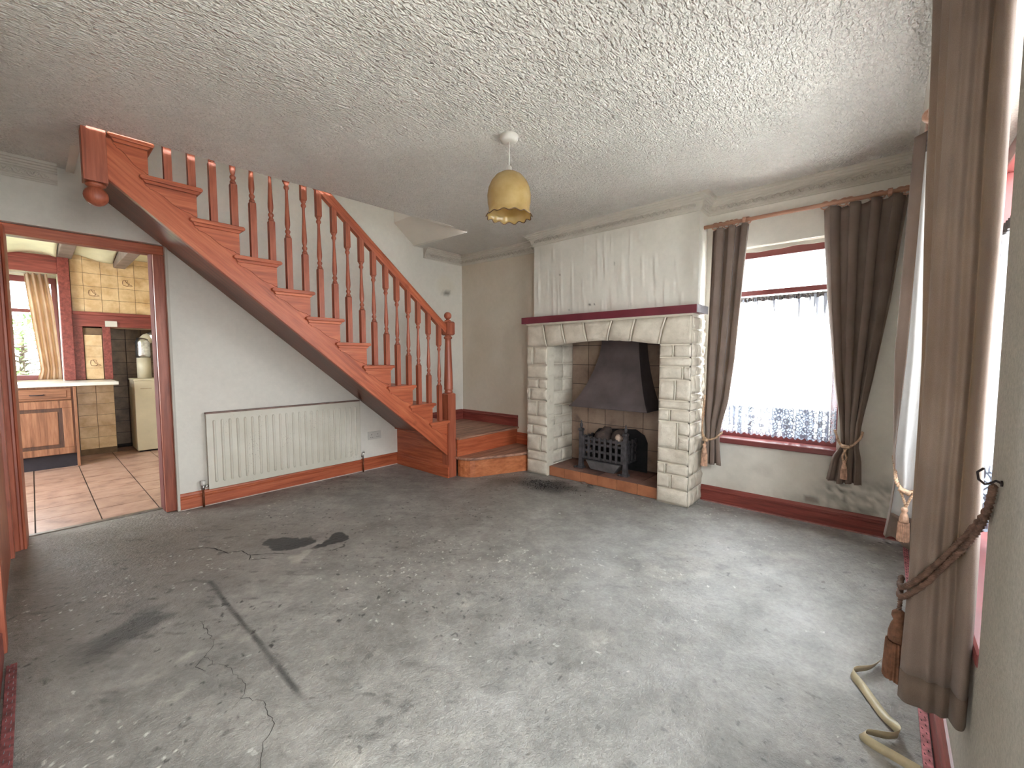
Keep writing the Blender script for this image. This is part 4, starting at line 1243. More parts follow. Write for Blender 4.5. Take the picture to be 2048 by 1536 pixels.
# recess lining, fireback and hearth
rc = G()
rc.box(3.862, 3.90, 1.30, 2.62, 0, 1.60)
rc.box(SX+0.12, 3.90, 2.535, 2.60, 0, 1.60)
rc.box(SX+0.01, 3.90, 1.30, 1.3785, 0, 1.60)
rc.box(3.49, 3.90, 1.30, 2.60, 1.52, 1.60)
rc.build('recess_lining', plain('sooty_recess', srgb(86, 72, 66), 0.9, 0.2, 4), fp)
fb = G().box(3.852, 3.862, 1.38, 2.52, 0.09, 1.52).build('fireback', M['grout_dark'], fp)
tm = G().box(-0.006, 0.004, -0.098, 0.098, -0.098, 0.098).build('tile', M['tile_fireback'], fb, bevel=0.002, loc=(0, 0, 0))
tme = tm.data; bpy.data.objects.remove(tm)
for i in range(6):
    for j in range(7):
        yy = 2.42 - i*0.202; zz = 0.205 + j*0.202
        if yy < 1.42: continue
        place('tile', tme, fb, (3.850, yy, zz))
hb = G().box(3.425, 3.862, 1.3785, 2.52, 0, 0.092).build('hearth', M['grout'], fp)
hj = [2.505, 2.322, 2.139, 1.953, 1.758, 1.565, 1.381]
for a, b in zip(hj[:-1], hj[1:]):
    G().box(3.416, 3.426, b+0.002, a-0.002, 0.004, 0.098).build('tile', M['tile_hearth'], hb, bevel=0.002)
    for k in range(3):
        G().box(3.418 + k*0.146, 3.416 + (k+1)*0.146, b+0.002, a-0.002, 0.092, 0.099).build('tile', M['tile_hearth_top'], hb, bevel=0.0015)

# ---------------- canopy hood
hd = thing('fire_hood', 'flared dark metal canopy hood hanging in the fireplace opening', 'fire hood', (3.66, 1.90, 0.71))
prof = [(0.0, 1.0), (0.10, 0.80), (0.22, 0.62), (0.38, 0.43), (0.58, 0.24), (0.80, 0.08), (1.0, 0.0), (1.35, -0.02)]
def hood_ring(t, s):
    z = 0.715 + 0.60*t
    ya = lerp(2.065, 2.335, s); yb = lerp(1.685, 1.535, s); xf = lerp(3.66, 3.515, s)
    return [(xf, ya, z), (xf, yb, z), (3.848, yb-0.0, z), (3.848, ya, z)]
rings = [hood_ring(t, s) for t, s in prof]
vs = []; fs = []
for r in rings: vs += r
for j in range(len(rings)-1):
    for i in range(3): fs.append((j*4+i, j*4+i+1, (j+1)*4+i+1, (j+1)*4+i))
def hoodm():
    m = plain('heat_stained_hood_metal', srgb(98, 88, 88), 0.5, 0.2, 3.5, metal=0.35, bump_s=0.05, bump_scale=200)
    return m
G().add(vs, fs).build('canopy', hoodm(), hd, solid=0.004, smooth=False)
lip = G()
r0 = rings[0]
lip.tube([(p[0], p[1], p[2]) for p in (r0[3], r0[0], r0[1], r0[2])], 0.006, 6)
lip.build('rolled_lip', hoodm(), hd)

# ---------------- fire basket
gr = thing('fire_grate', 'black iron fire basket with lattice front standing on the hearth', 'fire grate', (3.66, 1.97, 0.1))
GYA, GYB, GXF, GXB = 2.225, 1.752, 3.565, 3.80
for yy, top in ((GYA, 0.50), (GYB, 0.50)):
    po = G().sqlathe((GXF, yy, 0.099), [(0.034, 0), (0.034, 0.012), (0.022, 0.022), (0.018, 0.10), (0.017, top-0.13), (0.023, top-0.125), (0.023, top-0.108), (0.015, top-0.10)]).build('corner_post', M['black_iron'], gr, bevel=0.002)
    G().lathe((GXF, yy, 0.099+top-0.10), [(0.006, 0), (0.012, 0.010), (0.016, 0.026), (0.014, 0.042), (0.006, 0.052), (0.008, 0.058), (0.003, 0.078)], 10).build('urn_finial', M['black_iron'], po, smooth=True)
    G().tube([(GXF-0.02, yy+0.03, 0.112), (GXF-0.05, yy+0.045, 0.112), (GXF-0.055, yy+0.02, 0.120)], 0.010, 6).build('scroll_foot', M['black_iron'], po, smooth=True)
fr = G()
for zz in (0.215, 0.285, 0.355, 0.40):
    G().box(GXF-0.004, GXF+0.006, GYB+0.015, GYA-0.015, zz-0.011, zz+0.011).build('lattice_bar', M['black_iron'], gr)
for k in range(8):
    yy = lerp(GYA-0.03, GYB+0.03, k/7)
    G().box(GXF-0.012, GXF-0.003, yy-0.012, yy+0.012, 0.205, 0.425).build('lattice_upright', M['black_iron'], gr, bevel=0.001)
for yy in (GYA, GYB):
    for zz in (0.215, 0.285, 0.355, 0.40):
        G().box(GXF, GXB, yy-0.005, yy+0.005, zz-0.011, zz+0.011).build('side_bar', M['black_iron'], gr)
    for k in range(3):
        G().box(GXF+0.06+k*0.07, GXF+0.08+k*0.07, yy-0.009, yy+0.009, 0.205, 0.42).build('side_upright', M['black_iron'], gr)
G().box(GXF+0.01, GXB, GYB, GYA, 0.19, 0.20).build('basket_floor', M['soot_black'], gr)
bk = [(GYA, 0.10), (GYA, 0.40), (GYA-0.06, 0.47), (GYB+0.02, 0.50), (GYB-0.07, 0.45), (GYB-0.10, 0.38), (GYB-0.10, 0.10)]
G().prism(bk, 'x', GXB, GXB+0.02).build('back_plate', M['soot_black'], gr)
G().prism([(2.16, 0.19), (2.11, 0.112), (1.86, 0.105), (1.80, 0.19)], 'x', 3.545, 3.75).build('ash_pan', plain('dusty_ash_pan', srgb(92, 88, 88), 0.7, 0.2, 10, metal=0.2), gr, bevel=0.002)

def rock(name, c, r, mat, seed, squash=(1, 1, 1), parent=None, label=None, cat=None, group=None, sub=2, amp=0.25):
    bm = bmesh.new(); bmesh.ops.create_icosphere(bm, subdivisions=sub, radius=1.0)
    rng = random.Random(seed); ph = [rng.uniform(0, 6.28) for _ in range(6)]
    g = G()
    vs = []
    for v in bm.verts:
        p = v.co
        k = 1 + amp*math.sin(3*p.x+ph[0])*math.sin(3.3*p.y+ph[1]) + amp*0.6*math.sin(5*p.z+ph[2]+2*p.x) + rng.uniform(-amp*0.3, amp*0.3)
        vs.append((c[0]+p.x*r*squash[0]*k, c[1]+p.y*r*squash[1]*k, c[2]+p.z*r*squash[2]*k))
    fs = [[v.index for v in f.verts] for f in bm.faces]
    bm.free()
    return g.add(vs, fs).build(name, mat, parent, smooth=True, label=label, cat=cat, group=group)
rock('burnt_log', (3.70, 2.045, 0.40), 0.13, M['ash_log'], 3, (0.6, 0.75, 0.8), label='dark burnt log lying in the fire basket', cat='log')
rock('burnt_log', (3.68, 1.86, 0.42), 0.115, M['ash_log'], 5, (0.75, 0.75, 0.8), label='burnt log with a pale ash end at the right of the fire basket', cat='log')
rock('ash_lump', (3.607, 1.845, 0.43), 0.045, M['pale_ash'], 9, (0.6, 0.9, 1.1), label='lump of pale pink ash on the burnt log', cat='ash')
rock('tile_shard', (3.383, 2.085, 0.014), 0.03, plain('brown_shard', srgb(112, 92, 84), 0.8, 0.1, 20), 11, (0.8, 1.1, 0.35), sub=1, label='brown broken shard against the hearth edge', cat='shard')
rock('tile_shard', (3.345, 1.985, 0.012), 0.032, plain('grey_shard', srgb(92, 86, 82), 0.8, 0.1, 20), 12, (0.8, 1.0, 0.35), sub=1, label='grey broken shard lying just right of the brown one', cat='shard')

# ================================================================== PENDANT LAMP
LX, LY = 1.823, 1.625
LZ = float(HC(LX, LY))
lamp = thing('pendant_lamp', 'amber glass pendant lamp with scalloped rim hanging from the ceiling', 'lamp', (LX, LY, 1.98))
G().lathe((LX, LY, LZ), [(0.030, -0.036), (0.046, -0.030), (0.052, -0.018), (0.053, 0.004)], 24).build('ceiling_rose', M['white_plastic'], lamp, smooth=True)
G().tube([(LX, LY, LZ-0.03), (LX+0.001, LY, 2.33), (LX, LY, 2.255)], 0.0035, 8).build('cord', M['white_plastic'], lamp, smooth=True)
G().lathe((LX, LY, 0), [(0.021, 2.222), (0.021, 2.238), (0.017, 2.244), (0.015, 2.262), (0.006, 2.268)], 16).build('lamp_holder', M['white_plastic'], lamp, smooth=True)
sh = G(); NS = 96
prof = [(0.022, 2.232), (0.045, 2.226), (0.075, 2.208), (0.098, 2.180), (0.114, 2.145), (0.121, 2.105), (0.119, 2.065), (0.113, 2.035), (0.113, 2.020), (0.120, 2.004), (0.127, 1.992)]
vs = []; fs = []
for j, (r, z) in enumerate(prof):
    w = max(0, (j-7)/3)
    for i in range(NS):
        a = 2*math.pi*i/NS
        sc = math.cos(13*a)
        vs.append((LX+(r+0.004*w*sc)*math.cos(a), LY+(r+0.004*w*sc)*math.sin(a), z - 0.006*w*sc))
for j in range(len(prof)-1):
    for i in range(NS): fs.append((j*NS+i, j*NS+(i+1) % NS, (j+1)*NS+(i+1) % NS, (j+1)*NS+i))
so = sh.add(vs, fs).build('shade', M['shade'], lamp, smooth=True, solid=0.003)
rim = [vs[(len(prof)-1)*NS+i] for i in range(NS)] + [vs[(len(prof)-1)*NS]]
G().tube(rim, 0.0028, 6, cap=False).build('scalloped_rim', M['shade_rim'], so, smooth=True)

# ================================================================== WINDOWS
def window(name, label, W, T, depth0, axis, transom, mull=()):
    """T(a, d, z) -> world; a along the wall, d = depth coordinate"""
    a0, a1, z0, z1 = W
    r = thing(name, label, None, T((a0+a1)/2, depth0, z0), kind='structure')
    def bar(nm, aa, ab, za, zb, da, db, mat, parent=r, bev=0.004):
        p = T(aa, da, za); q = T(ab, db, zb)
        lo = [min(p[i], q[i]) for i in range(3)]; hi = [max(p[i], q[i]) for i in range(3)]
        return G().box(lo[0], hi[0], lo[1], hi[1], lo[2], hi[2]).build(nm, mat, parent, bevel=bev)
    fm = M['maroon_paint']
    bar('frame_head', a0, a1, z1-0.07, z1, 0.0, 0.07, fm)
    bar('frame_sill', a0, a1, z0, z0+0.06, 0.0, 0.07, fm)
    bar('frame_jamb', a0, a0+0.05, z0+0.06, z1-0.07, 0.0, 0.07, fm)
    bar('frame_jamb', a1-0.05, a1, z0+0.06, z1-0.07, 0.0, 0.07, fm)
    bar('transom', a0+0.05, a1-0.05, transom-0.02, transom+0.02, 0.005, 0.06, fm)
    edges = [a0+0.05] + list(mull) + [a1-0.05]
    for m_ in mull: bar('mullion', m_-0.03, m_+0.03, z0+0.06, z1-0.07, 0.005, 0.06, fm)
    for a, b in zip(edges[:-1], edges[1:]):
        for za, zb in ((z0+0.06, transom-0.02), (transom+0.02, z1-0.07)):
            G().add([T(a, 0.032, za), T(b, 0.032, za), T(b, 0.032, zb), T(a, 0.032, zb)], [(0, 1, 2, 3)]).build('pane', M['glass'], r, recalc=False)
    return r, bar
w1, bar = window('window_1', 'maroon painted sash window beside the fireplace', W1, lambda a, d, z: (3.80+d, a, z), 0, 'x', 1.70)
G().box(3.648, 3.80, 0.205, 1.085, 0.505, 0.548).build('window_board', M['maroon_paint'], w1, bevel=0.008)
w2, bar = window('window_2', 'maroon painted window behind the near curtains', W2, lambda a, d, z: (a, -0.34-d, z), 0, 'y', 1.70, (2.06,))
G().box(W2[0]+0.002, W2[1]-0.002, -0.34, -0.176, 0.515, 0.548).build('window_board', M['maroon_paint'], w2, bevel=0.008)
w6, bar = window('added_window_6', 'unseen glazed door added to brighten the room', W6, lambda a, d, z: (a, -0.34-d, z), 0, 'y', 1.05)  # added out of view as a fill of daylight
G().sheet(lambda u, v: (3.735+0.01*math.sin(9*u), lerp(W1[1]-.01, W1[0]+.01, u), lerp(2.035, 2.005+0.005*math.sin(11*u)+0.002*math.sin(31*u), v)), 30, 3).build('peeling_edge', M['cream_plaster'], w1, solid=0.004)

# ================================================================== CURTAINS
def rows_fn(rows):
    zs = [r[0] for r in rows][::-1]
    A = [r[1] for r in rows][::-1]; B = [r[2] for r in rows][::-1]; Q = [r[3] for r in rows][::-1]
    return lambda z: (interp(z, zs, A), interp(z, zs, B), interp(z, zs, Q))
def pleat(u, nf, ph, sharp=0.6):
    s = math.sin(2*math.pi*nf*u + ph + 0.5*math.sin(5*u+ph))
    return math.copysign(abs(s)**sharp, s)
def pleated(name, label, rows, xc, nf, ph, zt, zb, base, group='taupe curtains'):
    r = thing(name, label, 'curtain', base, group)
    fn = rows_fn(rows)
    def pos(off, u, v):
        z = lerp(zt, zb, v)
        a, b, q = fn(z)
        k = pleat(u, nf, ph)
        z2 = z - 0.010*(1-v)*max(0, math.cos(2*math.pi*nf*u))**2 if v < 0.02 else z
        wob = 0.006*math.sin(3.1*z+5*u)
        return (xc + q*k + wob + off, lerp(a, b, u) + 0.010*math.sin(2*math.pi*nf*u*2+ph)*(1 if 0.02 < u < 0.98 else 0), z2 + 0.006*math.sin(9*u+1)*v)
    G().sheet(lambda u, v: pos(0, u, v), nf*18, 60).build('drape', M['curtain'], r, smooth=True, solid=0.0022, recalc=False)
    G().sheet(lambda u, v: pos(0.007, lerp(0.01, 0.99, u), lerp(0.012, 0.96, v)), nf*14, 40).build('lining', M['lining'], r, smooth=True, recalc=False)
    return r
pleated('curtain', 'narrow taupe curtain tied back between fireplace and far window',
    [(2.21, 1.060, 0.800, 0.026), (1.78, 1.066, 0.829, 0.024), (1.17, 1.076, 0.872, 0.022), (0.85, 1.078, 0.907, 0.020), (0.68, 1.078, 0.948, 0.017), (0.57, 1.068, 0.968, 0.013), (0.50, 1.075, 0.960, 0.016), (0.33, 1.088, 0.945, 0.022)],
    3.590, 3, 0.4, 2.195, 0.335, (3.59, 1.0, 0.335))
pleated('curtain', 'wide taupe curtain tied back to the right of the far window',
    [(2.21, 0.352, -0.075, 0.030), (1.98, 0.340, -0.050, 0.030), (1.57, 0.308, -0.014, 0.028), (1.04, 0.254, 0.054, 0.026), (0.74, 0.210, 0.100, 0.022), (0.60, 0.196, 0.111, 0.016), (0.51, 0.245, 0.090, 0.022), (0.34, 0.272, 0.082, 0.028)],
    3.590, 4, 2.2, 2.200, 0.345, (3.59, 0.15, 0.345))

def ring_mesh(R, r, n=18, m=6):
    g = G()
    g.tube([(0, R*math.cos(2*math.pi*i/n), R*math.sin(2*math.pi*i/n)) for i in range(n)] + [(0, R, 0)], r, m, cap=False)
    g.tube([(0, 0, -R-0.002), (0, 0.004, -R-0.010), (0, 0, -R-0.016)], 0.0018, 5)
    return g
ra = thing('curtain_rod', 'wooden curtain rod with rings above the far window', 'curtain rod', (3.595, 0.5, 2.21), 'wooden curtain rods')
G().tube([(3.595, 1.122, 2.223), (3.595, -0.13, 2.223)], 0.0145, 14).build('rod', M['rod'], ra, smooth=True)
o = ring_mesh(0.025, 0.0045).build('ring', M['rod'], ra, smooth=True, loc=(0, 0, 0)); rme_ = o.data; bpy.data.objects.remove(o)
for y in (1.040, 1.005, 0.955, 0.925, 0.895, 0.815, 0.346, 0.300, 0.246, 0.214, 0.092, 0.064, -0.03, -0.06):
    place('ring', rme_, ra, (3.595, y, 2.216), rot=(0, 0, random.uniform(-0.25, 0.25)))
for y in (0.835, 0.018):
    G().tube([(3.595, y+0.012, 2.223), (3.595, y-0.012, 2.223)], 0.024, 14).tube([(3.60, y, 2.223), (3.69, y, 2.223)], 0.009, 8).build('bracket', M['rod'], ra, smooth=False, bevel=0.003)
rb = thing('curtain_rod', 'wooden curtain rod with rings above the near window', 'curtain rod', (2.0, -0.11, 2.21), 'wooden curtain rods')
G().tube([(1.22, -0.108, 2.228), (2.86, -0.108, 2.228)], 0.0145, 14).build('rod', M['rod'], rb, smooth=True)
for x in (1.40, 1.47, 1.53, 1.60, 1.68, 2.62, 2.68, 2.75, 2.81):
    place('ring', rme_, rb, (x, -0.108, 2.221), rot=(0, 0, math.pi/2 + random.uniform(-0.25, 0.25)))
fnl = G(); ball(fnl, (2.615, -0.106, 2.236), 0.030, 14, 8); fnl.build('finial', M['rod'], rb, smooth=True)
G().tube([(2.80, -0.108, 2.228), (2.80, -0.18, 2.228)], 0.012, 8).build('bracket', M['rod'], rb, bevel=0.003)
G().tube([(1.28, -0.108, 2.228), (1.28, -0.18, 2.228)], 0.012, 8).build('bracket', M['rod'], rb, bevel=0.003)

# near curtain (gathered stack, end-on to the room)
nc = thing('curtain', 'large taupe curtain hanging close at the right edge', 'curtain', (1.5, -0.11, 0.35), 'taupe curtains')
def smooth_poly(pts, per=5):
    out = []
    P = [np.array(p) for p in pts]
    for i in range(len(P)-1):
        p0 = P[max(0, i-1)]; p1 = P[i]; p2 = P[i+1]; p3 = P[min(len(P)-1, i+2)]
        for k in range(per):
            t = k/per
            out.append(0.5*((2*p1)+(-p0+p2)*t+(2*p0-5*p1+4*p2-p3)*t*t+(-p0+3*p1-3*p2+p3)*t**3))
    out.append(P[-1])
    return out
def near_cross(z):
    f = lambda t, m, b: interp(z, [0.345, 1.2, 2.2], [b, m, t])
    yA, yB, yC = f(-.083, -.079, -.066), f(-.072, -.080, -.074), f(-.058, -.078, -.082)
    s = f(0.0, 0.0, 0.0)
    return [(1.385, -.175), (1.364, -.168), (1.362, -.158), (1.380, -.151), (1.396, -.146), (1.386, -.134), (1.392, -.122), (1.383, -.110), (1.389, -.099), (1.386, yA-0.009), (1.396, yA), (1.41, yA+0.001), (1.43, -.11), (1.47, -.145), (1.51, yB-.006), (1.525, yB), (1.545, yB-.006), (1.57, -.12), (1.60, -.145), (1.635, yC-.006), (1.65, yC), (1.67, yC-.01), (1.70, -.12), (1.74, -.14)]
NZ = 50
secs = [smooth_poly(near_cross(lerp(2.20, 0.345, j/NZ)), 4) for j in range(NZ+1)]
npt = len(secs[0])
def near_pos(u, v):
    j = int(round(v*NZ)); i = int(round(u*(npt-1)))
    z = lerp(2.20, 0.345, v); p = secs[j][i]
    w = 0.0025*math.sin(7*z+11*u)
    return (p[0]+w, p[1]+0.6*w, z)
def near_part(g, j0, j1):
    vs = [near_pos(i/(npt-1), j/NZ) for j in range(j0, j1+1) for i in range(npt)]
    return g.add(vs, [(j*npt+i, j*npt+i+1, (j+1)*npt+i+1, (j+1)*npt+i) for j in range(j1-j0) for i in range(npt-1)])
near_part(G(), 0, NZ-2).build('drape', M['curtain'], nc, smooth=True, solid=0.0025, recalc=False)
near_part(G(), NZ-2, NZ).build('hem', fabric('hem_taupe', srgb(114, 98, 88), srgb(132, 116, 104), srgb(190, 150, 80), 0.12), nc, smooth=True, solid=0.0035, recalc=False)

# far curtain of the near window: face fabric edge and white lining turned to the camera
fc = thing('curtain', 'taupe curtain showing its white lining in the corner by the windows', 'curtain', (2.75, -0.09, 0.33), 'taupe curtains')
FZ = [0.33, 0.45, 0.60, 0.75, 1.2, 2.2]
fyl = lambda z: interp(z, FZ, [-.031, -.046, -.057, -.048, -.036, -.061])
flin = lambda z: interp(z, FZ, [-.036, -.050, -.060, -.054, -.075, -.100])
def far_cross(z):
    yl = fyl(z); m_ = flin(z)
    return [(3.10, -.12), (3.04, yl-.030), (2.99, -.13), (2.94, yl-.018), (2.90, yl-.03), (2.86, -.12), (2.81, yl-.012), (2.775, yl-.03), (2.745, yl-.004), (2.715, yl), (2.690, (yl+m_)/2-.003), (2.670, m_)]
secs2 = [smooth_poly(far_cross(lerp(2.195, 0.33, j/NZ)), 4) for j in range(NZ+1)]
n2_ = len(secs2[0])
def far_pos(u, v):
    p = secs2[int(round(v*NZ))][int(round(u*(n2_-1)))]
    return (p[0], p[1], lerp(2.195, 0.33, v))
G().sheet(far_pos, n2_-1, NZ).build('drape', M['curtain'], fc, smooth=True, solid=0.0022, recalc=False)
def lin_pos(z, u):
    yl = flin(z)
    yr = interp(z, FZ, [-.150, -.14, -.135, -.14, -.160, -.165])
    x = 2.668 - 0.05*u + 0.014*math.sin(9*u+2*z)
    return (x, lerp(yl-0.0005, yr, u), z)
G().sheet(lambda u, v: lin_pos(lerp(2.10, 0.44, v), u), 24, 40).build('lining', M['lining'], fc, smooth=True, solid=0.0015, recalc=False)
G().sheet(lambda u, v: lin_pos(lerp(0.455, 0.325+0.02*math.sin(6*u), v), u), 24, 6).build('hem', M['curtain'], fc, smooth=True, solid=0.002, recalc=False)
G().sheet(lambda u, v: (lin_pos(2.1, u)[0], lin_pos(2.1, u)[1], lerp(2.19, 2.10, v)), 16, 3).build('header_tape', M['net_tape'], fc, smooth=True)

# ---------------- tiebacks
def rope(path, r, pitch, strands=2, mat=None, n=6):
    """twisted strands along a path (resampled)"""
    P = smooth_poly(path, 14)
    L = [0]
    for a, b in zip(P[:-1], P[1:]): L.append(L[-1] + float(np.linalg.norm(b-a)))
    g = G()
    for s in range(strands):
        out = []
        for i, p in enumerate(P):
            t = P[min(i+1, len(P)-1)] - P[max(i-1, 0)]; t = t/(np.linalg.norm(t)+1e-9)
            a = np.cross(t, np.array([0.2, 0.1, 0.97])); a = a/(np.linalg.norm(a)+1e-9); b = np.cross(t, a)
            th = 2*math.pi*(L[i]/pitch + s/strands)
            out.append(p + (a*math.cos(th)+b*math.sin(th))*r*0.55)
        g.tube(out, r*0.62, n)
    return g
def tassel(c, zt, zb, r, mat, parent, head=True):
    L = zt-zb
    g = G()
    pr = [(r*0.25, 0), (r*0.55, -0.04*L), (r*0.6, -0.10*L), (r*0.42, -0.16*L), (r*0.6, -0.22*L), (r*0.78, -0.33*L), (r*0.8, -0.42*L), (r*0.7, -0.47*L)]
    g.lathe((c[0], c[1], zt), pr[::-1], 16)
    g.build('tassel_head', mat, parent, smooth=True)
    k = G(); nn = 44
    vs = []; fs = []
    for j, t in enumerate((0.46, 0.60, 0.78, 0.95, 1.0)):
        for i in range(nn):
            a = 2*math.pi*i/nn
            rr = r*(0.78 + 0.24*t)*(1+0.07*(1 if i % 2 else -1))
            vs.append((c[0]+rr*math.cos(a), c[1]+rr*math.sin(a), zt-L*t - (0.03*L*random.random() if j == 4 else 0)))
    for j in range(4):
        for i in range(nn): fs.append((j*nn+i, j*nn+(i+1) % nn, (j+1)*nn+(i+1) % nn, (j+1)*nn+i))
    fs.append(tuple(range(4*nn, 5*nn)))
    k.add(vs, fs).build('tassel_skirt', mat, parent)
# by the fireplace
t1 = thing('curtain_tieback', 'peach rope tieback with tassel on the curtain next to the fireplace', 'tieback', (3.58, 1.05, 0.33), 'rope tiebacks')
rope([(3.66, 1.098, 0.885), (3.60, 1.092, 0.80), (3.565, 1.088, 0.68), (3.552, 1.075, 0.575), (3.548, 1.045, 0.540), (3.550, 1.00, 0.545), (3.565, 0.962, 0.575), (3.60, 0.945, 0.60)], 0.0075, 0.02).build('cord', M['rope'], t1, smooth=True)
rope([(3.662, 1.098, 0.885), (3.61, 1.088, 0.74), (3.575, 1.092, 0.63), (3.552, 1.080, 0.56), (3.545, 1.06, 0.54), (3.545, 1.058, 0.50)], 0.006, 0.02).build('cord', M['rope'], t1, smooth=True)
G().tube([(3.544, 1.075, 0.535), (3.541, 1.035, 0.530)], [0.011, 0.012], 8).build('knot', M['rope'], t1, smooth=True)
tassel((3.545, 1.060), 0.505, 0.325, 0.024, M['tassel'], t1)
# right of the far window
t2 = thing('curtain_tieback', 'peach rope tieback with tassel on the wide curtain right of the far window', 'tieback', (3.56, 0.16, 0.38), 'rope tiebacks')
rope([(3.60, 0.235, 0.70), (3.565, 0.215, 0.64), (3.553, 0.195, 0.61), (3.548, 0.165, 0.600), (3.552, 0.135, 0.615), (3.57, 0.10, 0.66), (3.61, 0.09, 0.70)], 0.0075, 0.02).build('cord', M['rope'], t2, smooth=True)
rope([(3.548, 0.185, 0.60), (3.540, 0.165, 0.53), (3.540, 0.172, 0.50)], 0.006, 0.018).build('cord', M['rope'], t2, smooth=True)
rope([(3.548, 0.160, 0.60), (3.540, 0.184, 0.54), (3.540, 0.176, 0.50)], 0.006, 0.018).build('cord', M['rope'], t2, smooth=True)
G().tube([(3.540, 0.195, 0.605), (3.537, 0.15, 0.600)], [0.012, 0.012], 8).build('knot', M['rope'], t2, smooth=True)
tassel((3.540, 0.174), 0.51, 0.385, 0.018, M['tassel'], t2)
# corner curtain
t3 = thing('curtain_tieback', 'peach rope tieback with tassel on the white lined curtain in the corner', 'tieback', (2.6, -0.09, 0.36), 'rope tiebacks')
rope([(2.74, -0.052, 0.72), (2.69, -0.058, 0.67), (2.645, -0.064, 0.62), (2.625, -0.082, 0.590), (2.618, -0.108, 0.58), (2.618, -0.140, 0.600), (2.65, -0.16, 0.62)], 0.0075, 0.02).build('cord', M['rope'], t3, smooth=True)
rope([(2.615, -0.080, 0.58), (2.612, -0.098, 0.52), (2.612, -0.092, 0.50)], 0.0055, 0.018).build('cord', M['rope'], t3, smooth=True)
rope([(2.615, -0.125, 0.585), (2.612, -0.106, 0.53), (2.612, -0.098, 0.50)], 0.0055, 0.018).build('cord', M['rope'], t3, smooth=True)
G().tube([(2.612, -0.072, 0.592), (2.610, -0.112, 0.575)], [0.011, 0.012], 8).build('knot', M['rope'], t3, smooth=True)
tassel((2.610, -0.096), 0.51, 0.355, 0.0215, M['tassel'], t3)
# near curtain
t4 = thing('curtain_tieback', 'thick brown double rope tieback with russet tassel across the near curtain', 'tieback', (1.38, -0.08, 0.36), 'rope tiebacks')
for dz, dx in ((0.0, 0.0), (-0.025, 0.001)):
    rope([(1.238, -0.171, 0.945), (1.290, -0.170, 0.880+dz*0.5), (1.355, -0.158, 0.815+dz), (1.375, -0.125, 0.742+dz), (1.378, -0.092, 0.682+dz), (1.385, -0.062, 0.640+dz), (1.41, -0.052, 0.628+dz), (1.46, -0.056, 0.63+dz)], 0.0062, 0.016, 3).build('cord', M['rope_brown'], t4, smooth=True)
rope([(1.40, -0.053, 0.63), (1.455, -0.056, 0.58), (1.475, -0.055, 0.53)], 0.005, 0.016, 2).build('cord', M['rope_brown'], t4, smooth=True)
tassel((1.475, -0.056), 0.535, 0.352, 0.026, M['tassel_brown'], t4)
hk = thing('tieback_hook', 'dark metal hook screwed into the near wall holding the brown rope', 'hook', (1.235, -0.175, 0.93))
G().tube([(1.222, -0.1795, 0.955), (1.228, -0.172, 0.958), (1.236, -0.166, 0.950), (1.244, -0.160, 0.945), (1.252, -0.152, 0.952), (1.254, -0.150, 0.966), (1.250, -0.158, 0.976)], 0.0022, 6).build('hook_wire', M['hook'], hk, smooth=True)
G().tube([(1.222, -0.1799, 0.955), (1.222, -0.1770, 0.955)], 0.006, 10).build('rosette', M['hook'], hk, smooth=True)

# ---------------- net curtains
def net(name, label, T, a0, a1, nf, base):
    r = thing(name, label, 'net curtain', base, 'net curtains')
    def pos(u, v):
        z = lerp(1.652, 0.582 + 0.008*math.cos(2*math.pi*nf*u*2), v)
        d = 0.012*math.sin(2*math.pi*nf*u + 1.2*math.sin(7*u)) + 0.004*math.sin(40*u+3*z)
        return T(lerp(a0, a1, u), d*(0.5+0.8*v), z)
    va, vb = (1.652-1.40)/(1.652-0.582), (1.652-0.845)/(1.652-0.582)
    G().sheet(lambda u, v: pos(u, v*va), nf*10, 6).build('gathered_top', M['net'], r, smooth=True, recalc=False)
    G().sheet(lambda u, v: pos(u, lerp(va, vb, v)), nf*10, 10).build('net_panel', M['net_plain'], r, smooth=True, recalc=False)
    G().sheet(lambda u, v: pos(u, lerp(vb, 1, v)), nf*10, 6).build('lace_border', M['net'], r, smooth=True, recalc=False)
    G().sheet(lambda u, v: T(lerp(a0, a1, u), 0.010*math.sin(2*math.pi*nf*2.5*u)-0.002, lerp(1.664, 1.628 + 0.004*math.sin(90*u), v)), nf*24, 2).build('gathered_header', M['net_tape'], r, smooth=True)
    G().tube([T(a0, 0, 1.652), T(a1, 0, 1.652)], 0.003, 6).build('stretch_wire', M['chrome'], r)
    return r
net('net_curtain', 'white lace net curtain hanging across the far window', lambda a, d, z: (3.768+d, a, z), W1[1]-0.012, W1[0]+0.012, 11, (3.768, 0.645, 0.58))
net('net_curtain', 'white lace net curtain behind the near curtains', lambda a, d, z: (a, -0.30+d, z), W2[0]+0.012, W2[1]-0.012, 17, (2.06, -0.30, 0.58))

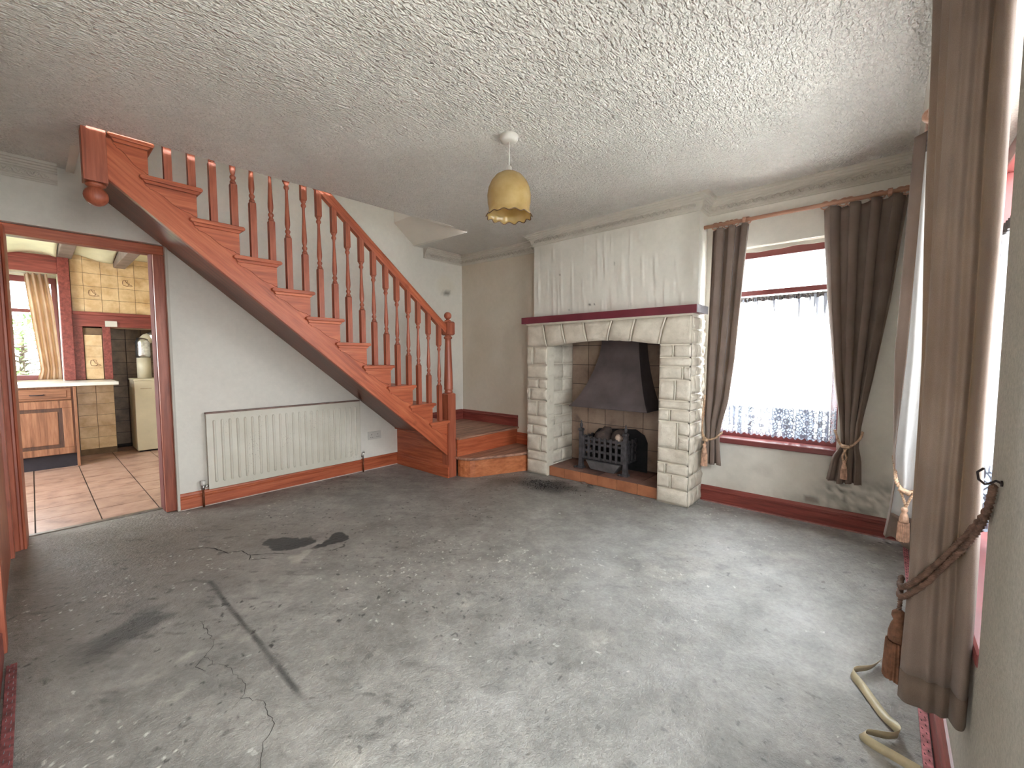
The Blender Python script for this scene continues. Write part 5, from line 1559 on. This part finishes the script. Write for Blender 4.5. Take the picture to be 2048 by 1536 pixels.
# ================================================================== RIBBON ON THE FLOOR
rbn = G()
def ribbon(path, w, g):
    """path: (x, y, z, tilt) ; tilt 0 = lying flat, 1 = on edge"""
    P = smooth_poly(path, 8)
    vs = []
    for i, p in enumerate(P):
        t = P[min(i+1, len(P)-1)] - P[max(i-1, 0)]
        d = np.array([t[0], t[1]]); d = d/(np.linalg.norm(d)+1e-9); n = np.array([-d[1], d[0]])
        k = p[3]*math.pi/2
        o = np.array([n[0]*math.cos(k), n[1]*math.cos(k), math.sin(k)])*w
        c = np.array([p[0], p[1], p[2]])
        vs.append(tuple(c)); vs.append(tuple(c+o))
    g.add(vs, [(2*i, 2*i+1, 2*i+3, 2*i+2) for i in range(len(P)-1)])
ribbon([(2.13, -0.030, 0.004, 0.75), (2.06, -0.005, 0.004, 0.8), (2.000, 0.040, 0.004, 0.9), (1.965, 0.046, 0.003, 0.7), (1.92, 0.022, 0.003, 0.35), (1.86, -0.008, 0.003, 0.25), (1.80, -0.040, 0.004, 0.3), (1.765, -0.068, 0.006, 0.6), (1.742, -0.080, 0.006, 0.9), (1.715, -0.060, 0.005, 0.9), (1.700, -0.030, 0.005, 0.85), (1.690, 0.000, 0.005, 0.7), (1.672, 0.012, 0.004, 0.6), (1.650, 0.002, 0.004, 0.75), (1.638, -0.025, 0.004, 0.8), (1.628, -0.070, 0.004, 0.8), (1.615, -0.125, 0.004, 0.8)], 0.028, rbn)
rbn.build('ribbon', M['ribbon'], None, smooth=True, solid=0.0008, recalc=False, label='beige ribbon curled on the floor below the near curtain', cat='ribbon')
# soot crumbs in front of the hearth: nobody could count them
cr = G()
rr = random.Random(5)
for k in range(420):
    t = abs(rr.gauss(0, 0.5)); a = rr.uniform(0, 6.28)
    x = 3.13 + 0.20*t*math.cos(a) + 0.10*rr.gauss(0, 1)*0.5; y = 2.35 + 0.34*t*math.sin(a) + 0.1*rr.gauss(0, 1)
    if x > 3.36: continue
    s = rr.uniform(0.0015, 0.005)
    cr.add([(x-s, y-s*rr.random(), 0.001), (x+s, y-s, 0.001), (x+s*rr.random(), y+s, 0.001), (x, y, 0.001+s*1.2)], [(0, 1, 3), (1, 2, 3), (2, 0, 3), (0, 2, 1)])
cr.build('soot_crumbs', M['soot_black'], kind='stuff', label='black soot crumbs scattered on the concrete before the hearth', cat='soot')

# ================================================================== KITCHEN BEYOND THE DOORWAY
KX0, KX1, KY0, KY1, KZ = -1.40, 1.60, 4.30, 7.70, 2.44
kf = G().box(KX0, KX1, 4.285, 7.9, -0.04, -0.003).build('floor_kitchen', M['grout_dark'], kind='structure', label='kitchen floor of square pinkish tiles')
tt = 0.330
o = G().box(-tt/2+0.004, tt/2-0.004, -tt/2+0.004, tt/2-0.004, -0.006, 0.002).build('tile', M['tile_floor'], kf, bevel=0.002, loc=(0, 0, 0)); ftm = o.data
bev = o.modifiers[0]; bpy.data.objects.remove(o)
for i in range(-3, 5):
    for j in range(0, 10):
        x = -0.039 + tt*(i+0.5); y = 4.30 + tt*(j+0.5)
        if x > 1.5 or x < -1.3: continue
        place('tile', ftm, kf, (x, y, 0.0))
def kbox(name, label, boxes, mat=None):
    g = G()
    for b in boxes: g.box(*b)
    return g.build(name, mat or M['kwall'], kind='structure', label=label)
# side wall with an added glazed opening for more daylight, right wall, near wall, window wall
kbox('wall_kitchen_left', 'kitchen side wall', [(KX0-0.1, KX0, 4.2, 5.05, 0, 2.6), (KX0-0.1, KX0, 6.35, 7.9, 0, 2.6), (KX0-0.1, KX0, 5.05, 6.35, 0, 0.40), (KX0-0.1, KX0, 5.05, 6.35, 2.3, 2.6)])
kbox('wall_kitchen_right', 'kitchen right wall', [(KX1, KX1+0.1, 4.2, 8.0, 0, 2.6)])
kbox('wall_kitchen_near', 'kitchen side of the stair wall', [(KX0, XD-0.001, 4.20, 4.30, 0, 2.6), (0.701, KX1, 4.28, 4.30, 0, 2.6), (XD, 0.70, 4.28, 4.30, 2.04, 2.6)])
kbox('wall_kitchen_window', 'kitchen window wall', [(KX0, -0.85, 7.62, 7.75, 0, 2.6), (0.25, 0.345, 7.38, 7.75, 0, 2.6), (-0.85, 0.25, 7.62, 7.75, 0, 0.93), (-0.85, 0.25, 7.62, 7.75, 2.16, 2.6)])
kbox('ceiling_kitchen', 'cream kitchen ceiling', [(KX0, KX1, 4.2, 8.0, KZ, KZ+0.1)], M['torn_paper'])
wk, bar = window('window_3', 'maroon kitchen window above the worktop', (-0.85, 0.25, 0.93, 2.16), lambda a, d, z: (a, 7.64+d, z), 0, 'y', 1.755)
wk2, bar = window('added_window_4', 'unseen side window added to light the kitchen', (5.05, 6.35, 0.40, 2.30), lambda a, d, z: (-1.42-d, a, z), 0, 'x', 1.75)  # added out of view, lights the kitchen floor from the side
# tiled chimney wall with mantel beam
kt = thing('tiled_chimney_wall', 'cream tiled kitchen chimney wall with burgundy beam and posts', 'tiled wall', (0.75, 7.3, 0))
G().box(0.345, KX1, 7.290, 7.38, 1.56, KZ).build('upper_backing', M['grout'], kt)
G().box(0.345, 0.672, 7.290, 7.38, 0, 1.60).build('pier_backing', M['grout'], kt)
G().box(0.66, KX1, 7.78, 7.85, 0, 1.62).build('alcove_backing', M['grout_dark'], kt)
G().box(0.66, 0.672, 7.38, 7.80, 0, 1.62).build('alcove_cheek', M['grout_dark'], kt)
G().box(0.66, KX1, 7.38, 7.80, 1.58, 1.62).build('alcove_lid', M['soot_black'], kt)
TS = 0.156
o = G().box(-TS/2+0.002, TS/2-0.002, -0.004, 0.004, -TS/2+0.002, TS/2-0.002).build('tile', M['tile_cream'], kt, bevel=0.002, loc=(0, 0, 0)); wtm = o.data; bpy.data.objects.remove(o)
def wt(x, z, y=7.287, mesh=None, sx=1.0, sz=1.0):
    q = place('tile', mesh or wtm, kt, (x, y, z)); q.scale = (sx, 1, sz); return q
for j in range(5):
    z = 1.75 + TS*(j+0.5)
    w0 = 0.105
    sz = 1.0 if z + TS/2 < KZ else (KZ-0.002-(z-TS/2))/TS
    if sz < 0.1: continue
    zz = z if sz == 1 else z - TS/2 + TS*sz/2
    wt(0.352 + w0/2, zz, sx=w0/TS, sz=sz)
    for i in range(6): wt(0.352 + w0 + TS*(i+0.5), zz, sz=sz)
for j in range(4): wt(0.513, 0.93 + 0.135*(j+0.5)+0.005, sz=0.135/TS)
for j in range(6):
    for i in range(2): wt(0.345 + 0.163*(i+0.5), 0.075 + 0.1385*(j+0.5), sx=0.163/TS, sz=0.1385/TS)
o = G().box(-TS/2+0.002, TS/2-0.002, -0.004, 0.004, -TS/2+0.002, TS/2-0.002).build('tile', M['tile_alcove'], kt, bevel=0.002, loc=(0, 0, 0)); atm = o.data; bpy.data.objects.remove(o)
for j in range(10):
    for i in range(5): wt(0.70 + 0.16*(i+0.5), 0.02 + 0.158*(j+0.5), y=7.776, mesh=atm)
mk = M['maroon_paint']
G().box(0.250, 0.345, 7.22, 7.36, 0.93, 2.36).build('corner_post', M['maroon_wood_y'], kt, bevel=0.004)
G().box(0.345, KX1, 7.235, 7.29, 1.715, 1.752).build('mantel_beam', M['maroon_wood_x'], kt, bevel=0.004)
G().box(0.345, KX1, 7.262, 7.292, 1.575, 1.716).build('lintel_board', M['maroon_wood_x'], kt, bevel=0.003)
G().box(0.345, 0.428, 7.268, 7.290, 0.93, 1.58).build('post_board', M['maroon_wood_y'], kt, bevel=0.003)
G().box(0.598, 0.672, 7.262, 7.290, 0.93, 1.58).build('post_board', M['maroon_wood_y'], kt, bevel=0.003)
G().box(-0.85, 0.25, 7.25, 7.30, 2.17, 2.37).build('window_beam', M['maroon_wood_x'], kt, bevel=0.004)
def jug(cx, cz, s=1.0):
    g = G()
    body = [(-0.03, 0.03), (-0.036, 0.0), (-0.030, -0.028), (0.0, -0.036), (0.022, -0.028), (0.03, -0.004), (0.012, 0.014), (0.018, 0.034), (-0.010, 0.038), (-0.03, 0.03)]
    g.tube([(cx+x*s, 7.2825, cz+z*s) for x, z in body], 0.0030, 4)
    g.tube([(cx+x*s, 7.2825, cz+z*s) for x, z in [(-0.010, 0.036), (0.002, 0.006), (0.026, -0.020), (0.052, -0.022)]], 0.0034, 4)
    g.tube([(cx+x*s, 7.2825, cz+z*s) for x, z in [(0.006, -0.036), (0.040, -0.036), (0.058, -0.030)]], 0.0030, 4)
    g.build('painted_jug', plain('brown_glaze_print', srgb(112, 74, 40), 0.4, 0.1, 30), kt)
jug(0.457+TS*2.5, 1.75+TS*2.5); jug(0.457+TS*0.5, 1.75+TS*1.5); jug(0.513, 0.93+0.135*1.5)
ks = G().box(0.625, 0.735, 7.240, 7.262, 1.580, 1.650).build('junction_box', M['white_plastic'], None, bevel=0.003, label='white junction box on the burgundy kitchen lintel', cat='junction box')
# base cabinet
kc = thing('base_cabinet', 'oak kitchen base cabinet with panelled door and drawer', 'cabinet', (-0.15, 6.9, 0))
G().box(-0.60, 0.285, 6.67, 7.27, 0.15, 0.885).build('carcass', M['oak_z'], kc)
G().box(-0.60, 0.285, 6.69, 6.71, 0.003, 0.15).build('plinth', M['dark_kick'], kc)
G().box(0.285, 0.308, 6.645, 7.27, 0.003, 0.885).build('end_panel', M['oak_z'], kc, bevel=0.002)
dw = G().box(-0.30, 0.270, 6.648, 6.67, 0.745, 0.868).build('drawer', M['oak_x'], kc, bevel=0.006)
G().box(-0.265, 0.235, 6.642, 6.649, 0.768, 0.846).build('drawer_panel', M['oak_x'], dw, bevel=0.004)
G().tube([(-0.03, 6.642, 0.805), (-0.02, 6.628, 0.803), (0.06, 6.628, 0.803), (0.07, 6.642, 0.805)], 0.005, 6).build('handle', M['dark_kick'], dw, smooth=True)
G().box(-0.30, 0.270, 6.655, 6.67, 0.155, 0.735).build('door_back', wood('oak_groove_shade', srgb(58, 34, 22), srgb(84, 52, 34), srgb(100, 64, 44), 'z', knots=False), kc)  # groove shade put into the colour as darker oak
do = G().box(-0.30, 0.270, 6.645, 6.656, 0.655, 0.735).box(-0.30, 0.270, 6.645, 6.656, 0.155, 0.225).box(0.195, 0.270, 6.645, 6.656, 0.225, 0.655).box(-0.30, -0.225, 6.645, 6.656, 0.225, 0.655).build('door', M['oak_z'], kc, bevel=0.004)
G().box(-0.190, 0.160, 6.648, 6.657, 0.262, 0.618).build('raised_panel', M['oak_z'], do, bevel=0.008)
wtop = G().box(-0.95, 0.655, 6.62, 7.285, 0.887, 0.925).build('worktop', M['worktop'], None, bevel=0.004, label='white kitchen worktop below the window', cat='worktop')
# boiler and flue
bo = thing('boiler', 'cream floor standing boiler in the kitchen alcove', 'boiler', (1.03, 7.24, 0.002))
G().box(0.835, 1.235, 7.02, 7.46, 0.02, 0.905).build('casing', M['boiler'], bo, bevel=0.008)
G().box(0.828, 1.242, 7.012, 7.47, 0.905, 0.928).build('lid', M['boiler'], bo, bevel=0.006)
G().box(0.86, 1.21, 7.05, 7.44, 0.002, 0.02).build('plinth', M['soot_black'], bo)
G().box(0.89, 1.00, 7.0185, 7.0205, 0.80, 0.812).build('maker_plate', plain('faded_plate', srgb(178, 164, 138), 0.5, 0.1, 20), bo)
fl = thing('boiler_flue', 'cream and foil wrapped flue pipe rising from the boiler', 'flue pipe', (0.99, 7.37, 0.928))
G().tube([(0.985, 7.37, 0.928), (0.985, 7.37, 1.20)], 0.073, 18).build('lower_pipe', M['boiler'], fl, smooth=True)
G().tube([(0.985, 7.37, 1.195), (0.985, 7.37, 1.24), (0.985, 7.37, 1.40), (0.995, 7.375, 1.44)], [0.076, 0.080, 0.078, 0.074], 18).build('foil_wrap', M['foil'], fl, smooth=True)
G().tube([(0.99, 7.37, 1.40), (1.03, 7.38, 1.445), (1.09, 7.385, 1.470)], 0.068, 16).build('elbow', M['boiler'], fl, smooth=True)
G().tube([(1.06, 7.38, 1.455), (1.12, 7.385, 1.480), (1.20, 7.39, 1.490)], 0.072, 16).build('foil_joint', M['foil'], fl, smooth=True)
G().tube([(1.17, 7.39, 1.490), (1.25, 7.40, 1.495), (1.40, 7.41, 1.495)], 0.066, 16).build('upper_pipe', M['boiler'], fl, smooth=True)
# curtain
kcu = thing('kitchen_curtain', 'cream patterned curtain drawn to the right of the kitchen window', 'curtain', (0.13, 7.45, 0.935))
def kpos(u, v):
    z = lerp(2.175, 0.94, v)
    a = interp(z, [0.94, 1.05, 1.4, 2.0, 2.175], [0.040, 0.070, 0.045, 0.00, -0.01]); b = interp(z, [0.94, 1.3, 1.8, 2.175], [0.235, 0.225, 0.205, 0.170])
    return (lerp(a, b, u), 7.44 + 0.022*pleat(u, 4, 0.3, 0.8) + 0.006*math.sin(5*z), z)
G().sheet(kpos, 80, 40).build('drape', M['kcurtain'], kcu, smooth=True, solid=0.002, recalc=False)
G().tube([(-0.5, 7.44, 2.165), (0.25, 7.44, 2.165)], 0.006, 8).build('curtain_wire', M['white_plastic'], kcu, smooth=True)
# ceiling beams and torn ceiling paper
for nm, lab, xa, xb, za in (('ceiling_beam', 'grey kitchen ceiling beam above the burgundy corner post', 0.255, 0.375, 2.36), ('ceiling_beam', 'grey kitchen ceiling beam over the tiled chimney wall', 0.735, 0.845, 2.315)):
    G().box(xa, xb, 4.31, 7.285, za, KZ-0.001).build(nm, M['grey_beam'], None, bevel=0.008, label=lab, cat='beam', group='kitchen ceiling beams')
def torn(name, label, x0, x1, y0, y1, drop, seed):
    ph = seed*1.7
    def p(u, v):
        e = max(0.0, v-0.35)/0.65
        d = drop*e*e*(0.35+0.65*(0.5+0.5*math.sin(ph+4.2*u)))
        return (lerp(x0, x1, u), lerp(y0, y1, v) + 0.02*math.sin(9*u+ph)*v, KZ-0.006-d)
    G().sheet(p, 20, 14).build(name, M['torn_paper'], None, smooth=True, solid=0.002, recalc=False, label=label, cat='ceiling paper')
torn('torn_ceiling_paper', 'sheet of torn ceiling paper sagging over the kitchen window', -0.35, 0.245, 5.6, 7.2, 0.16, 1.0)
torn('torn_ceiling_paper', 'strip of torn ceiling paper hanging between the kitchen beams', 0.385, 0.725, 6.2, 7.20, 0.085, 2.6)
G().sheet(lambda u, v: (lerp(-0.20, 0.05, u), 6.2+0.05*math.sin(6*u)+0.012*v, KZ-0.020-0.02*math.sin(3*u)), 20, 1).build('ceiling_crack', M['soot_black'], None, label='black crack in the kitchen ceiling paper', cat='crack')

# ================================================================== OUTSIDE
G().box(-12, 14, 7.95, 26, -0.35, -0.30).build('ground', M['ground'], kind='structure', label='garden ground outside the kitchen')
G().box(4.1, 18, -12, 7.9, -0.35, -0.30).build('ground_paving', M['paving'], kind='structure', label='pale paving outside the far window')
G().box(-12, 4.05, -14, -0.6, -0.35, -0.30).build('ground_yard', M['paving'], kind='structure', label='pale yard outside the near window')
G().box(-14, -0.5, -0.6, 4.1, -0.35, -0.30).build('ground_front', M['paving'], kind='structure', label='pale ground outside the left wall')
G().box(-14, -1.6, 4.1, 26, -0.36, -0.31).build('ground_side', M['paving'], kind='structure', label='pale ground beside the kitchen')
def shrub(label, c, rx, ry, rz, n, seed, leaf=0.05):
    r = thing('garden_tree', label, 'tree', (c[0], c[1], -0.3), 'garden trees')
    rg = random.Random(seed)
    t = G()
    t.tube([(c[0], c[1], -0.3), (c[0]+0.03, c[1], c[2]*0.6), (c[0]+0.08, c[1], c[2]+rz*0.5)], [0.06, 0.045, 0.015], 8)
    t.build('trunk', M['bark'], r, smooth=True)
    b = G()
    for k in range(22):
        a = rg.uniform(0, 6.28); z0 = rg.uniform(c[2]-rz*0.6, c[2]+rz*0.3); L = rg.uniform(0.5, 0.95)
        b.tube([(c[0]+0.03, c[1], z0), (c[0]+0.5*L*rx*math.cos(a), c[1]+0.5*L*ry*math.sin(a), z0+0.12*rz), (c[0]+L*rx*math.cos(a), c[1]+L*ry*math.sin(a), z0+rg.uniform(0.0, 0.4)*rz)], [0.016, 0.010, 0.004], 5)
    b.build('branches', M['bark'], r, smooth=True, kind='stuff')
    g = G()
    cl = [(c[0]+rx*rg.uniform(-0.8, 0.8), c[1]+ry*rg.uniform(-0.8, 0.8), c[2]+rz*rg.uniform(-0.85, 0.85), rg.uniform(0.12, 0.30)) for _ in range(max(10, n//90))]
    for k in range(n):
        q = rg.choice(cl)
        p = Vector((q[0]+rg.gauss(0, q[3]), q[1]+rg.gauss(0, q[3]), q[2]+rg.gauss(0, q[3]*0.7)))
        d = Vector((rg.gauss(0, 1), rg.gauss(0, 1), rg.gauss(0, 0.6))).normalized(); e = d.orthogonal().normalized(); s = leaf*rg.uniform(0.6, 1.3)
        nrm = d.cross(e)
        g.add([p-d*s, p+e*s*0.45+nrm*s*0.1, p+d*s, p-e*s*0.45+nrm*s*0.1], [(0, 1, 2, 3)])
    g.build('foliage', M['leaf'], r, kind='stuff', recalc=False)
shrub('loose green tree with open branches outside the kitchen window', (-0.15, 10.4, 1.15), 1.0, 0.7, 0.8, 2600, 4)
shrub('dense low green shrub below the garden tree outside the kitchen window', (-0.40, 13.2, 0.35), 1.9, 0.8, 0.6, 5200, 8)
